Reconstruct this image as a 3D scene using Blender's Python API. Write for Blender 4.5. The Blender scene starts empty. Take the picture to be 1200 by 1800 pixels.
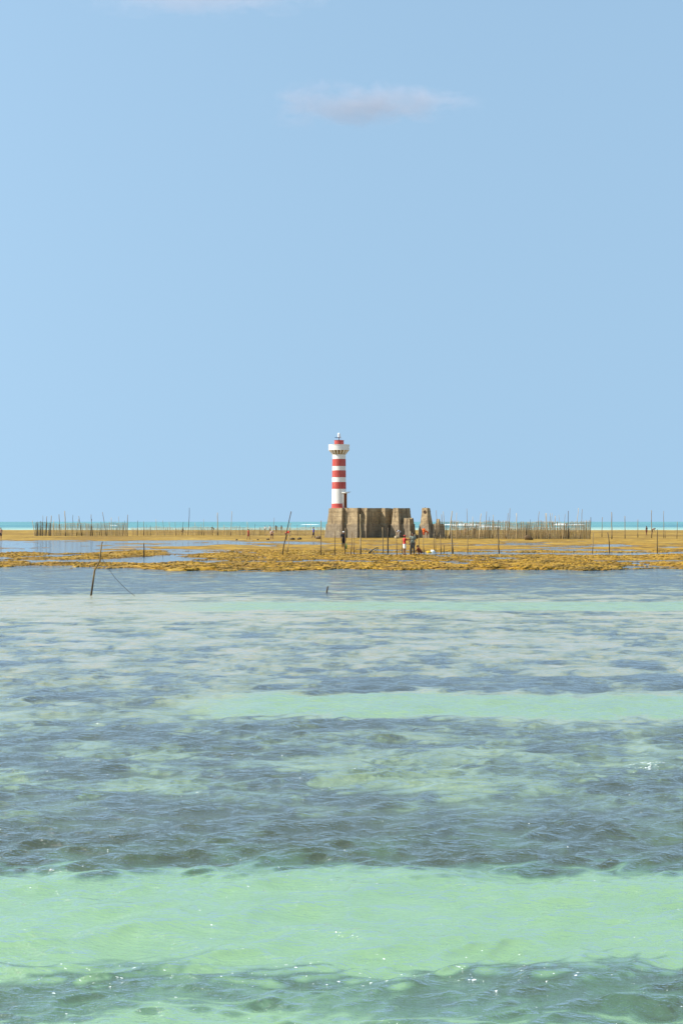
import bpy, bmesh, math, random
import numpy as np
from mathutils import Vector, Matrix

random.seed(11)
rng = np.random.default_rng(11)
S = bpy.context.scene
COL = S.collection
R = math.radians

# ------------------------------------------------------------------ camera
CAM_H = 3.0          # eye height above the water
F = 2500.0           # focal length in photo pixels (50 mm on a 24 mm wide frame)
HZ = 917.0           # photo row of the sea horizon
cam = bpy.data.cameras.new('camera')
cam.sensor_fit = 'HORIZONTAL'
cam.sensor_width = 24.0
cam.lens = 50.0
cam.shift_y = (HZ - 900.0) / 1200.0
cam.clip_start = 0.1
cam.clip_end = 80000
camo = bpy.data.objects.new('camera', cam)
COL.objects.link(camo)
camo.location = (0, 0, CAM_H)
camo.rotation_euler = (R(90), 0, 0)
S.camera = camo

# ------------------------------------------------------------------ sky and sun
SUN_EL = R(44)
SUN_AZ = R(-95)      # from +Y, clockwise: the sun stands to the left, a little on our side
sunv = Vector((math.sin(SUN_AZ) * math.cos(SUN_EL), math.cos(SUN_AZ) * math.cos(SUN_EL), math.sin(SUN_EL)))
W = bpy.data.worlds.new('World')
S.world = W
W.use_nodes = True
wn, wl = W.node_tree.nodes, W.node_tree.links
bg = wn['Background']
sky = wn.new('ShaderNodeTexSky')
sky.sky_type = 'NISHITA'
sky.sun_disc = False
sky.sun_elevation = SUN_EL
sky.sun_rotation = SUN_AZ % (2 * math.pi)
sky.altitude = 0
sky.air_density = 1.0
sky.dust_density = 0.6
sky.ozone_density = 2.0
# the photograph's sky is an even blue right down to the sea: read the sky from a flatter range of heights
tcw = wn.new('ShaderNodeTexCoord'); mpw = wn.new('ShaderNodeMapping')
mpw.inputs['Scale'].default_value = (1, 1, 0.06); mpw.inputs['Location'].default_value = (0, 0, 0.248)
nrw = wn.new('ShaderNodeVectorMath'); nrw.operation = 'NORMALIZE'
wl.new(tcw.outputs['Generated'], mpw.inputs['Vector']); wl.new(mpw.outputs[0], nrw.inputs[0]); wl.new(nrw.outputs[0], sky.inputs['Vector'])
tint = wn.new('ShaderNodeMix'); tint.data_type = 'RGBA'; tint.blend_type = 'MULTIPLY'
tint.inputs['Factor'].default_value = 1.0; tint.inputs['B'].default_value = (1.15, 1.145, 1.02, 1)
wl.new(sky.outputs[0], tint.inputs['A']); wl.new(tint.outputs['Result'], bg.inputs['Color'])
bg.inputs['Strength'].default_value = 0.122
sun = bpy.data.lights.new('sun', 'SUN')
sun.energy = 4.9
sun.angle = R(0.5)
sun.color = (1.0, 0.95, 0.86)
suno = bpy.data.objects.new('sun', sun)
COL.objects.link(suno)
suno.rotation_euler = sunv.to_track_quat('Z', 'Y').to_euler()
suno.location = (-60, 0, 80)
S.view_settings.view_transform = 'Standard'
S.view_settings.look = 'None'
S.view_settings.exposure = 0.52
S.view_settings.gamma = 1.0
S.render.engine = 'CYCLES'
S.cycles.volume_step_rate = 1.0
S.cycles.max_bounces = 6


# ------------------------------------------------------------------ noise (numpy)
def _hash(ix, iy, seed):
    h = (ix.astype(np.int64) * 374761393 + iy.astype(np.int64) * 668265263 + seed * 974711) & 0xffffffff
    h = ((h ^ (h >> 13)) * 1274126177) & 0xffffffff
    h = h ^ (h >> 16)
    return (h & 0xffffff).astype(np.float64) / 0xffffff


def vnoise(x, y, seed=0):
    ix = np.floor(x); iy = np.floor(y)
    fx = x - ix; fy = y - iy
    ux = fx * fx * fx * (fx * (fx * 6 - 15) + 10); uy = fy * fy * fy * (fy * (fy * 6 - 15) + 10)
    a = _hash(ix, iy, seed); b = _hash(ix + 1, iy, seed)
    c = _hash(ix, iy + 1, seed); d = _hash(ix + 1, iy + 1, seed)
    return (a + (b - a) * ux) * (1 - uy) + (c + (d - c) * ux) * uy


def fbm(x, y, seed=0, octv=4, gain=0.5):
    s = np.zeros_like(x); a = 1.0; n = 0
    for o in range(octv):
        s += a * (vnoise(x, y, seed + o * 17) * 2 - 1); n += a
        x, y = x * 1.62 + y * 1.18 + 3.7, -x * 1.18 + y * 1.62 + 9.1
        a *= gain
    return s / n


def sstep(a, b, v):
    t = np.clip((v - a) / (b - a), 0, 1)
    return t * t * (3 - 2 * t)


# ------------------------------------------------------------------ mesh helpers
class MB:
    def __init__(self):
        self.v = []; self.f = []

    def add(self, vs, fs):
        n = len(self.v)
        self.v += [tuple(p) for p in vs]
        self.f += [tuple(i + n for i in q) for q in fs]
        return self

    def tube(self, pts, rad, sides=6, caps=True):
        pts = [Vector(p) for p in pts]
        if not hasattr(rad, '__len__'):
            rad = [rad] * len(pts)
        vs = []; fs = []
        ref = Vector((0.31, 0.95, 0.05))
        for i, p in enumerate(pts):
            t = (pts[min(i + 1, len(pts) - 1)] - pts[max(i - 1, 0)])
            t = t.normalized() if t.length > 1e-9 else Vector((0, 0, 1))
            a = t.cross(ref)
            if a.length < 0.15:
                a = t.cross(Vector((1, 0, 0.2)))
            a.normalize(); b = t.cross(a)
            r = rad[i]
            rx, ry = (r if hasattr(r, '__len__') else (r, r))
            for k in range(sides):
                q = 2 * math.pi * k / sides
                vs.append(p + a * math.cos(q) * rx + b * math.sin(q) * ry)
        for i in range(len(pts) - 1):
            for k in range(sides):
                k2 = (k + 1) % sides
                fs.append((i * sides + k, i * sides + k2, (i + 1) * sides + k2, (i + 1) * sides + k))
        if caps:
            fs.append(tuple(range(sides))[::-1])
            fs.append(tuple(range((len(pts) - 1) * sides, len(pts) * sides)))
        return self.add(vs, fs)

    def ball(self, c, r, seg=10, rings=7, rot=None):
        c = Vector(c); rr = r if hasattr(r, '__len__') else (r, r, r)
        vs = []; fs = []
        for i in range(1, rings):
            th = math.pi * i / rings
            for k in range(seg):
                q = 2 * math.pi * k / seg
                p = Vector((rr[0] * math.sin(th) * math.cos(q), rr[1] * math.sin(th) * math.sin(q), rr[2] * math.cos(th)))
                if rot: p = rot @ p
                vs.append(c + p)
        top = Vector((0, 0, rr[2])); bot = -top
        if rot: top = rot @ top; bot = rot @ bot
        vs.append(c + top); vs.append(c + bot)
        nt = len(vs) - 2; nb = nt + 1
        for i in range(rings - 2):
            for k in range(seg):
                k2 = (k + 1) % seg
                fs.append((i * seg + k, (i + 1) * seg + k, (i + 1) * seg + k2, i * seg + k2))
        for k in range(seg):
            k2 = (k + 1) % seg
            fs.append((nt, k, k2)); fs.append((nb, (rings - 2) * seg + k2, (rings - 2) * seg + k))
        return self.add(vs, fs)

    def box(self, lo, hi):
        x0, y0, z0 = lo; x1, y1, z1 = hi
        return self.add([(x0, y0, z0), (x1, y0, z0), (x1, y1, z0), (x0, y1, z0), (x0, y0, z1), (x1, y0, z1), (x1, y1, z1), (x0, y1, z1)],
                        [(0, 3, 2, 1), (4, 5, 6, 7), (0, 1, 5, 4), (1, 2, 6, 5), (2, 3, 7, 6), (3, 0, 4, 7)])

    def lathe(self, prof, seg=48, a0=0.0, a1=2 * math.pi, closed=True):
        n = len(prof); full = abs(a1 - a0 - 2 * math.pi) < 1e-6
        m = seg if full else seg + 1
        vs = []; fs = []
        for k in range(m):
            q = a0 + (a1 - a0) * k / seg
            for r, z in prof:
                vs.append((r * math.cos(q), r * math.sin(q), z))
        for k in range(seg):
            k2 = (k + 1) % m
            for i in range(n - 1 if not closed else n):
                j = (i + 1) % n
                fs.append((k * n + i, k2 * n + i, k2 * n + j, k * n + j))
        if closed and not full:
            fs.append(tuple(range(n))); fs.append(tuple(range((m - 1) * n, m * n))[::-1])
        return self.add(vs, fs)

    def build(self, name, mat=None, parent=None, smooth=False, bevel=0, loc=None):
        me = bpy.data.meshes.new(name)
        me.from_pydata(self.v, [], self.f)
        me.validate()
        bm = bmesh.new(); bm.from_mesh(me)
        bmesh.ops.recalc_face_normals(bm, faces=bm.faces[:])
        if bevel:
            bmesh.ops.bevel(bm, geom=bm.edges[:], offset=bevel, segments=2, affect='EDGES', clamp_overlap=True)
        bm.to_mesh(me); bm.free()
        if smooth:
            me.shade_smooth()
        if mat: me.materials.append(mat)
        o = bpy.data.objects.new(name, me)
        COL.objects.link(o)
        if parent: o.parent = parent
        if loc: o.location = loc
        return o


def tag(o, label=None, cat=None, group=None, kind=None):
    if label: o['label'] = label
    if cat: o['category'] = cat
    if group: o['group'] = group
    if kind: o['kind'] = kind
    return o


def empty(name, loc, rz=0.0):
    e = bpy.data.objects.new(name, None)
    e.empty_display_size = 0.3
    COL.objects.link(e)
    e.location = loc; e.rotation_euler = (0, 0, rz)
    return e


def grid_object(name, X, Y, Z, mat, attrs=None):
    r, c = X.shape
    co = np.stack([X, Y, Z], -1).reshape(-1, 3).astype(np.float32)
    i = np.arange((r - 1) * c).reshape(r - 1, c)[:, :-1].ravel()
    q = np.stack([i, i + 1, i + c + 1, i + c], -1).astype(np.int32)
    me = bpy.data.meshes.new(name)
    me.vertices.add(len(co)); me.vertices.foreach_set('co', co.ravel())
    me.loops.add(q.size); me.loops.foreach_set('vertex_index', q.ravel())
    me.polygons.add(len(q))
    me.polygons.foreach_set('loop_start', np.arange(0, q.size, 4, dtype=np.int32))
    me.update(calc_edges=True)
    me.shade_smooth()
    for k, a in (attrs or {}).items():
        at = me.attributes.new(k, 'FLOAT', 'POINT')
        at.data.foreach_set('value', a.astype(np.float32).ravel())
    me.materials.append(mat)
    o = bpy.data.objects.new(name, me)
    COL.objects.link(o)
    return o


# ------------------------------------------------------------------ materials
class N:
    """small node-graph helper"""
    def __init__(self, name):
        self.m = bpy.data.materials.new(name); self.m.use_nodes = True
        self.t = self.m.node_tree; self.n = self.t.nodes; self.l = self.t.links
        self.b = self.n['Principled BSDF']
        self.o = self.n['Material Output']

    def new(self, t, **kw):
        x = self.n.new(t)
        for k, v in kw.items():
            setattr(x, k, v)
        return x

    def link(self, a, b):
        self.l.new(a, b)

    def coord(self, which='Object', scale=(1, 1, 1), rot=(0, 0, 0)):
        tc = self.new('ShaderNodeTexCoord'); mp = self.new('ShaderNodeMapping')
        mp.inputs['Scale'].default_value = scale; mp.inputs['Rotation'].default_value = rot
        self.link(tc.outputs[which], mp.inputs['Vector'])
        return mp.outputs[0]

    def noise(self, vec, scale, detail=4, rough=0.55, dist=0.0):
        x = self.new('ShaderNodeTexNoise')
        x.inputs['Scale'].default_value = scale; x.inputs['Detail'].default_value = detail
        x.inputs['Roughness'].default_value = rough; x.inputs['Distortion'].default_value = dist
        if vec is not None: self.link(vec, x.inputs['Vector'])
        return x.outputs['Fac']

    def ramp(self, fac, stops, interp='LINEAR'):
        x = self.new('ShaderNodeValToRGB'); cr = x.color_ramp; cr.interpolation = interp
        while len(cr.elements) < len(stops): cr.elements.new(0.5)
        for e, (p, c) in zip(cr.elements, stops):
            e.position = p
            e.color = (c, c, c, 1) if not hasattr(c, '__len__') else (*c[:3], 1)
        self.link(fac, x.inputs['Fac'])
        return x.outputs['Color']

    def mix(self, fac, a, b, blend='MIX'):
        x = self.new('ShaderNodeMix'); x.data_type = 'RGBA'; x.blend_type = blend
        for sock, v in ((x.inputs['Factor'], fac), (x.inputs['A'], a), (x.inputs['B'], b)):
            if hasattr(v, 'links') or hasattr(v, 'is_linked'): self.link(v, sock)
            elif hasattr(v, '__len__'): sock.default_value = (*v[:3], 1)
            else: sock.default_value = v if sock.type == 'VALUE' else (v, v, v, 1)
        return x.outputs['Result']

    def math(self, op, a, b=0.0, clamp=False):
        x = self.new('ShaderNodeMath', operation=op, use_clamp=clamp)
        for s, v in ((x.inputs[0], a), (x.inputs[1], b)):
            if hasattr(v, 'is_linked'): self.link(v, s)
            else: s.default_value = v
        return x.outputs[0]

    def attr(self, name):
        x = self.new('ShaderNodeAttribute', attribute_name=name)
        return x.outputs['Fac']

    def bump(self, h, strength=0.5, dist=0.02, normal=None):
        x = self.new('ShaderNodeBump')
        x.inputs['Strength'].default_value = strength; x.inputs['Distance'].default_value = dist
        self.link(h, x.inputs['Height'])
        if normal is not None: self.link(normal, x.inputs['Normal'])
        return x.outputs[0]

    def done(self, color=None, rough=0.8, normal=None, spec=None):
        if color is not None:
            if hasattr(color, 'is_linked'): self.link(color, self.b.inputs['Base Color'])
            else: self.b.inputs['Base Color'].default_value = (*color, 1)
        if hasattr(rough, 'is_linked'): self.link(rough, self.b.inputs['Roughness'])
        else: self.b.inputs['Roughness'].default_value = rough
        if normal is not None: self.link(normal, self.b.inputs['Normal'])
        if spec is not None: self.b.inputs['Specular IOR Level'].default_value = spec
        return self.m


def mat_cloth(name, c, var=0.25):
    g = N(name)
    v = g.coord('Object')
    col = g.mix(g.ramp(g.noise(v, 7, 4), [(0.3, 0.0), (0.7, 1.0)]), tuple(x * (1 - var) for x in c), tuple(min(1, x * (1 + var * 0.5)) for x in c))
    return g.done(col, 0.85, g.bump(g.noise(v, 22, 3), 0.5, 0.02), 0.2)


def mat_water():
    """sky mirrored by Fresnel over the light that comes back out of the water: sand and seagrass seen through it,
    shifted by the wave slopes as refraction shifts them"""
    g = N('lagoon_water')
    g.n.remove(g.b)
    P = g.coord('Object')
    foam = g.attr('foam'); chop = g.attr('chop'); far = g.attr('far'); sand = g.attr('sand'); shal = g.attr('shallow')
    # ripples
    rip = g.noise(g.coord('Object', (0.6, 1.5, 1), (0, 0, R(12))), 6.5, 5, 0.62, 0.0)
    rip2 = g.noise(g.coord('Object', (0.7, 1.6, 1), (0, 0, R(-24))), 19, 3, 0.55, 0.0)
    rip3 = g.noise(g.coord('Object', (0.35, 1.1, 1), (0, 0, R(4))), 2.3, 5, 0.68, 0.0)
    h = g.math('ADD', rip, g.math('MULTIPLY', rip2, 0.42))
    h = g.math('ADD', g.math('MULTIPLY', h, chop), g.math('MULTIPLY', g.math('MULTIPLY', rip3, far), 4.2))
    nb = g.bump(h, 1.0, 0.052)
    # where the refracted sight line meets the bed
    cx = g.new('ShaderNodeCombineXYZ'); g.link(g.attr('bedx'), cx.inputs[0]); g.link(g.attr('bedy'), cx.inputs[1])

    def bed(scale):
        mp = g.new('ShaderNodeMapping'); mp.inputs['Scale'].default_value = scale
        g.link(cx.outputs[0], mp.inputs['Vector']); return mp.outputs[0]
    brk = g.noise(bed((1.0, 0.7, 1)), 1.5, 6, 0.65, 0.3)
    brk2 = g.noise(bed((0.28, 0.16, 1)), 1.0, 4, 0.6, 0.3)
    s = g.math('ADD', sand, g.math('MULTIPLY', g.math('SUBTRACT', brk, 0.5), 0.9))
    s = g.math('ADD', s, g.math('MULTIPLY', g.math('SUBTRACT', brk2, 0.5), 0.3), True)
    grass = g.mix(brk, (0.018, 0.030, 0.018), (0.095, 0.112, 0.040))
    grass = g.mix(shal, grass, (0.070, 0.088, 0.082))
    mid = g.mix(shal, (0.085, 0.165, 0.095), (0.225, 0.248, 0.122))
    sandc = g.mix(brk, (0.160, 0.290, 0.140), (0.265, 0.425, 0.225))
    sandc = g.mix(shal, sandc, (0.365, 0.345, 0.235))
    col = g.mix(g.ramp(s, [(0.15, 0.0), (0.5, 1.0)]), grass, mid)
    col = g.mix(g.ramp(s, [(0.42, 0.0), (0.85, 1.0)]), col, sandc)
    # foam flecks; the same white specks also paint in sun glints
    fl = g.noise(g.coord('Object', (0.5, 0.85, 1)), 38, 2, 0.5)
    fl2 = g.noise(P, 2.2, 3, 0.6)
    thr = g.math('ADD', fl, g.math('ADD', g.math('MULTIPLY', g.math('SUBTRACT', fl2, 0.5), 0.12), g.math('MULTIPLY', foam, 0.2)))
    fm = g.ramp(thr, [(0.785, 0.0), (0.81, 1.0)])
    body = g.new('ShaderNodeBsdfDiffuse'); g.link(col, body.inputs['Color'])
    up = g.new('ShaderNodeCombineXYZ'); up.inputs[2].default_value = 1.0     # the bed lies level whatever the surface does
    g.link(up.outputs[0], body.inputs['Normal'])
    gl = g.new('ShaderNodeBsdfGlossy'); gl.inputs['Roughness'].default_value = 0.06
    gl.inputs['Color'].default_value = (1, 1, 1, 1); g.link(nb, gl.inputs['Normal'])
    fr = g.new('ShaderNodeFresnel'); fr.inputs['IOR'].default_value = 1.50; g.link(nb, fr.inputs['Normal'])
    ff = g.math('MINIMUM', g.math('MULTIPLY', fr.outputs[0], 2.3), 0.86)
    m1 = g.new('ShaderNodeMixShader'); g.link(ff, m1.inputs[0]); g.link(body.outputs[0], m1.inputs[1]); g.link(gl.outputs[0], m1.inputs[2])
    df = g.new('ShaderNodeBsdfDiffuse'); df.inputs['Color'].default_value = (0.80, 0.84, 0.82, 1)
    m2 = g.new('ShaderNodeMixShader'); g.link(fm, m2.inputs[0]); g.link(m1.outputs[0], m2.inputs[1]); g.link(df.outputs[0], m2.inputs[2])
    g.link(m2.outputs[0], g.o.inputs['Surface'])
    return g.m


def mat_sea():
    g = N('open_sea')
    far = g.attr('far'); foam = g.attr('foam')
    n = g.noise(g.coord('Object', (0.006, 0.0035, 1)), 1.0, 5, 0.6)
    col = g.mix(far, (0.42, 0.52, 0.40), (0.13, 0.33, 0.31))
    col = g.mix(g.ramp(n, [(0.40, 0.0), (0.62, 1.0)]), col, g.mix(far, (0.25, 0.46, 0.40), (0.07, 0.20, 0.25)))
    fn = g.noise(g.coord('Object', (0.05, 0.018, 1)), 1.0, 6, 0.7)
    fm = g.ramp(g.math('ADD', fn, g.math('MULTIPLY', foam, 0.45)), [(0.70, 0.0), (0.80, 1.0)])
    col = g.mix(fm, col, (0.80, 0.82, 0.78))
    h = g.noise(g.coord('Object', (0.25, 0.4, 1)), 1.0, 6, 0.6)
    g.b.inputs['IOR'].default_value = 1.333
    return g.done(col, 0.35, g.bump(h, 1.0, 1.2), 0.25)


def mat_reef():
    g = N('weedy_reef')
    P = g.coord('Object')
    far = g.attr('far'); wet = g.attr('wet')
    n1 = g.noise(P, 0.45, 7, 0.72); n2 = g.noise(P, 0.16, 4, 0.6); n3 = g.noise(P, 4.5, 4, 0.7)
    c = g.mix(g.ramp(n1, [(0.34, 0.0), (0.66, 1.0)]), (0.14, 0.062, 0.004), (0.52, 0.29, 0.014))
    c = g.mix(g.ramp(n2, [(0.42, 0.0), (0.64, 0.7)]), c, (0.42, 0.27, 0.040))
    n5 = g.noise(P, 0.30, 5, 0.7)
    c = g.mix(g.ramp(n5, [(0.50, 0.0), (0.62, 0.85)]), c, (0.13, 0.082, 0.010))
    c = g.mix(g.ramp(n3, [(0.50, 0.0), (0.72, 0.75)]), c, (0.10, 0.048, 0.008))
    pale = g.mix(g.ramp(n1, [(0.35, 0.0), (0.62, 1.0)]), (0.19, 0.105, 0.009), (0.46, 0.29, 0.040))
    n4 = g.noise(g.coord('Object', (0.035, 0.05, 1)), 1.0, 6, 0.7)
    pale = g.mix(g.ramp(n4, [(0.44, 0.0), (0.60, 0.75)]), pale, (0.15, 0.080, 0.010))
    pale = g.mix(g.ramp(n4, [(0.30, 0.6), (0.44, 0.0)]), pale, (0.46, 0.33, 0.11))
    c = g.mix(far, c, pale)
    c = g.mix(wet, c, (0.085, 0.040, 0.006))
    return g.done(c, 0.75, g.bump(g.math('ADD', n3, n1), 0.8, 0.08), 0.25)


def mat_concrete(name, warm=1.0):
    g = N(name)
    P = g.coord('Object')
    big = g.noise(P, 0.55, 5, 0.62, 0.3)
    fine = g.noise(P, 3.5, 6, 0.65)
    streak = g.noise(g.coord('Object', (1.5, 1.5, 0.10)), 1.0, 5, 0.65)
    sep = g.new('ShaderNodeSeparateXYZ'); g.link(P, sep.inputs[0])
    z = sep.outputs['Z']
    c = g.mix(g.ramp(big, [(0.36, 0.0), (0.64, 1.0)]), (0.29, 0.205, 0.110), (0.49, 0.37, 0.21))
    c = g.mix(g.ramp(fine, [(0.42, 0.0), (0.70, 0.55)]), c, (0.20, 0.145, 0.085))
    # tide-stained grey foot, with an uneven upper line
    zz = g.math('ADD', z, g.math('MULTIPLY', g.math('SUBTRACT', big, 0.5), 1.0))
    foot = g.ramp(g.math('DIVIDE', zz, 6.0), [(0.10, 1.0), (0.40, 0.72), (0.44, 0.12), (0.50, 0.0)])
    c = g.mix(foot, c, g.mix(fine, (0.17, 0.135, 0.095), (0.28, 0.225, 0.155)))
    # shutter-board lines
    wv = g.new('ShaderNodeTexWave'); wv.bands_direction = 'Z'; wv.inputs['Scale'].default_value = 0.36; wv.inputs['Distortion'].default_value = 0.6; wv.inputs['Detail'].default_value = 3
    g.link(P, wv.inputs['Vector'])
    c = g.mix(g.ramp(wv.outputs['Fac'], [(0.90, 0.0), (0.99, 0.28)]), c, (0.13, 0.10, 0.065))
    blot = g.noise(P, 1.1, 6, 0.75)
    c = g.mix(g.ramp(blot, [(0.52, 0.0), (0.62, 0.6)]), c, (0.15, 0.105, 0.06))
    c = g.mix(g.ramp(blot, [(0.34, 0.5), (0.44, 0.0)]), c, (0.50, 0.40, 0.24))
    st = g.ramp(streak, [(0.52, 0.0), (0.66, 0.8)])
    c = g.mix(st, c, (0.085, 0.062, 0.042))
    return g.done(c, 0.9, g.bump(g.math('ADD', fine, big), 0.7, 0.06), 0.2)


def mat_paint(name, c, wear=(0.35, 0.28, 0.2), amount=0.35):
    g = N(name)
    P = g.coord('Object')
    st = g.noise(g.coord('Object', (2.2, 2.2, 0.28)), 1.0, 5, 0.6)
    f = g.noise(P, 5, 5, 0.6)
    col = g.mix(g.ramp(st, [(0.50, 0.0), (0.74, amount)]), c, wear)
    col = g.mix(g.ramp(f, [(0.45, 0.0), (0.8, amount * 0.6)]), col, tuple(x * 0.75 for x in c))
    return g.done(col, 0.55, g.bump(f, 0.25, 0.02), 0.3)


def mat_wood(name, a, b, wet=True):
    g = N(name)
    v = g.coord('Object', (9, 9, 0.9))
    n = g.noise(v, 1.0, 5, 0.65, 0.4)
    c = g.mix(g.ramp(n, [(0.35, 0.0), (0.66, 1.0)]), a, b)
    if wet:
        sep = g.new('ShaderNodeSeparateXYZ'); g.link(g.coord('Object'), sep.inputs[0])
        zz = g.math('ADD', sep.outputs['Z'], g.math('MULTIPLY', g.math('SUBTRACT', n, 0.5), 0.6))
        c = g.mix(g.ramp(zz, [(0.45, 0.85), (0.85, 0.0)]), c, (0.035, 0.024, 0.014))
    return g.done(c, 0.85, g.bump(n, 0.6, 0.01), 0.2)


def mat_plain(name, a, b=None, scale=6, rough=0.7):
    g = N(name)
    n = g.noise(g.coord('Object'), scale, 4, 0.6)
    b = b or tuple(x * 0.7 for x in a)
    return g.done(g.mix(g.ramp(n, [(0.35, 0.0), (0.65, 1.0)]), a, b), rough, g.bump(n, 0.3, 0.01), 0.3)


M = {}
M['water'] = mat_water(); M['sea'] = mat_sea(); M['reef'] = mat_reef()
M['weed'] = None
def mat_weed():
    g = N('seaweed')
    P = g.coord('Object')
    n = g.noise(P, 0.7, 6, 0.75); n2 = g.noise(P, 0.25, 3, 0.6)
    c = g.mix(g.ramp(n, [(0.36, 0.0), (0.5, 0.45), (0.68, 1.0)]), (0.085, 0.036, 0.003), (0.58, 0.325, 0.014))
    c = g.mix(g.ramp(n2, [(0.45, 0.0), (0.65, 0.5)]), c, (0.36, 0.22, 0.015))
    n5 = g.noise(P, 0.30, 5, 0.7)
    c = g.mix(g.ramp(n5, [(0.50, 0.0), (0.62, 0.85)]), c, (0.13, 0.082, 0.010))
    return g.done(c, 0.6, g.bump(g.noise(P, 9, 3), 0.7, 0.03), 0.3)


M['weed'] = mat_weed()
M['concrete'] = mat_concrete('stained_concrete')
M['white'] = mat_paint('white_paint', (0.79, 0.75, 0.67), (0.50, 0.42, 0.30), 0.35)
M['red'] = mat_paint('red_paint', (0.48, 0.072, 0.055), (0.55, 0.24, 0.19), 0.65)
M['cream'] = mat_paint('cream_paint', (0.70, 0.60, 0.36), (0.42, 0.32, 0.14), 0.5)
M['ochre'] = mat_paint('ochre_gap_shade', (0.30, 0.20, 0.055), (0.10, 0.06, 0.02), 0.6)  # dark ochre: shade of the gaps between the corbels put into the colour
M['door'] = mat_wood('brown_door', (0.20, 0.060, 0.020), (0.27, 0.090, 0.030), False)
M['glass'] = mat_plain('lantern_housing', (0.78, 0.80, 0.80), (0.70, 0.72, 0.72), 4, 0.3)
M['panel'] = mat_plain('solar_cell', (0.03, 0.045, 0.09), (0.02, 0.03, 0.06), 12, 0.25)
M['metal'] = mat_plain('weathered_metal', (0.45, 0.45, 0.43), (0.30, 0.28, 0.25), 9, 0.5)
M['wood'] = mat_wood('weathered_stake', (0.16, 0.105, 0.052), (0.34, 0.245, 0.135))
M['wood_dark'] = mat_wood('dark_stake', (0.060, 0.042, 0.026), (0.14, 0.10, 0.06))
M['wood_pale'] = mat_wood('pale_stake', (0.34, 0.25, 0.13), (0.50, 0.39, 0.22))
M['wattle'] = mat_wood('wattle', (0.44, 0.31, 0.145), (0.66, 0.50, 0.28), False)
M['wattle_grey'] = mat_wood('grey_wattle', (0.15, 0.12, 0.085), (0.28, 0.23, 0.16), False)
M['rock'] = mat_plain('wet_rock', (0.11, 0.075, 0.035), (0.05, 0.035, 0.018), 5, 0.7)
M['rope'] = mat_plain('rope', (0.10, 0.085, 0.07), (0.06, 0.05, 0.04), 20, 0.8)


# ------------------------------------------------------------------ lagoon water
def wave_rows():
    ys = [6.6]
    while ys[-1] < 92:
        ys.append(ys[-1] + 0.018 * (max(ys[-1], 8) / 8) ** 1.22)
    while ys[-1] < 470:
        ys.append(ys[-1] * 1.012)
    return np.array(ys)


def bed_bands(x, y):
    """0 = dark seagrass bed, 1 = bare sand; how the bed lies under the lagoon"""
    wob = fbm(x * 0.16, y * 0.10, 40, 4) * (0.035 * y) + 0.30 * fbm(x * 1.1, y * 0.6, 43, 4) + 0.35 * fbm(x * 2.4, y * 1.6, 47, 3) * sstep(40, 12, y)
    yy = y + wob
    s = np.full_like(x, 0.20)
    bar1 = sstep(9.2, 10.2, yy) * (1 - sstep(11.4, 12.8, yy))               # near sand bar
    s += 0.24 * (1 - sstep(9.0, 9.6, yy)) + 0.5 * (1 - sstep(8.45, 8.85, yy))
    s += 1.2 * bar1
    s += 0.20 * sstep(14.5, 17.5, yy)                                         # scattered sand
    s -= 0.22 * sstep(18.6, 19.6, yy) * (1 - sstep(21.2, 21.9, yy))
    bar = sstep(21.7, 22.3, yy) * (1 - sstep(24.2, 25.0, yy)) * sstep(-3.4, -0.9, x)
    s += 1.1 * bar                                                             # second bar, running off to the right
    s -= 0.38 * sstep(25.0, 25.5, yy) * (1 - sstep(26.8, 28.0, yy)) * sstep(-3.0, 1.0, x)
    s += 0.13 * sstep(27.0, 31.0, yy)
    y3 = y + 0.3 * wob
    bar3 = sstep(47.5, 48.5, y3) * (1 - sstep(52.5, 54.0, y3)) * sstep(-8.0, -2.5, x)
    s += 0.34 * bar3
    s += 0.34 * sstep(41.0, 46.0, y) * (1 - sstep(54.0, 62.0, y + 5 * fbm(x * 0.12, y * 0.35, 87, 3))) * (1 - sstep(-6.0, 3.0, x))
    s -= 0.40 * sstep(52.0, 66.0, y + 7 * fbm(x * 0.12, y * 0.35, 83, 3))
    patch = fbm(x * 0.34, y * 0.20, 7, 4, 0.6)
    s += 0.95 * fbm(x * 0.95, y * 1.35, 19, 5, 0.7) * sstep(12.6, 17, y) * (1 - 0.95 * bar) * (1 - 0.9 * bar3) * (1 - 0.25 * sstep(54, 60, y))
    s += 0.14 * patch * sstep(14, 20, y) * (1 - 0.9 * bar) * (1 - 0.8 * bar3) * (1 - 0.4 * sstep(40, 50, y))
    sh = (0.35 * sstep(12.8, 15, y) + 0.65 * sstep(15, 32, y)) * (1 - 0.8 * bar) * (1 - 0.75 * bar3)
    return np.clip(s, -0.15, 1.35), sh


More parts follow.
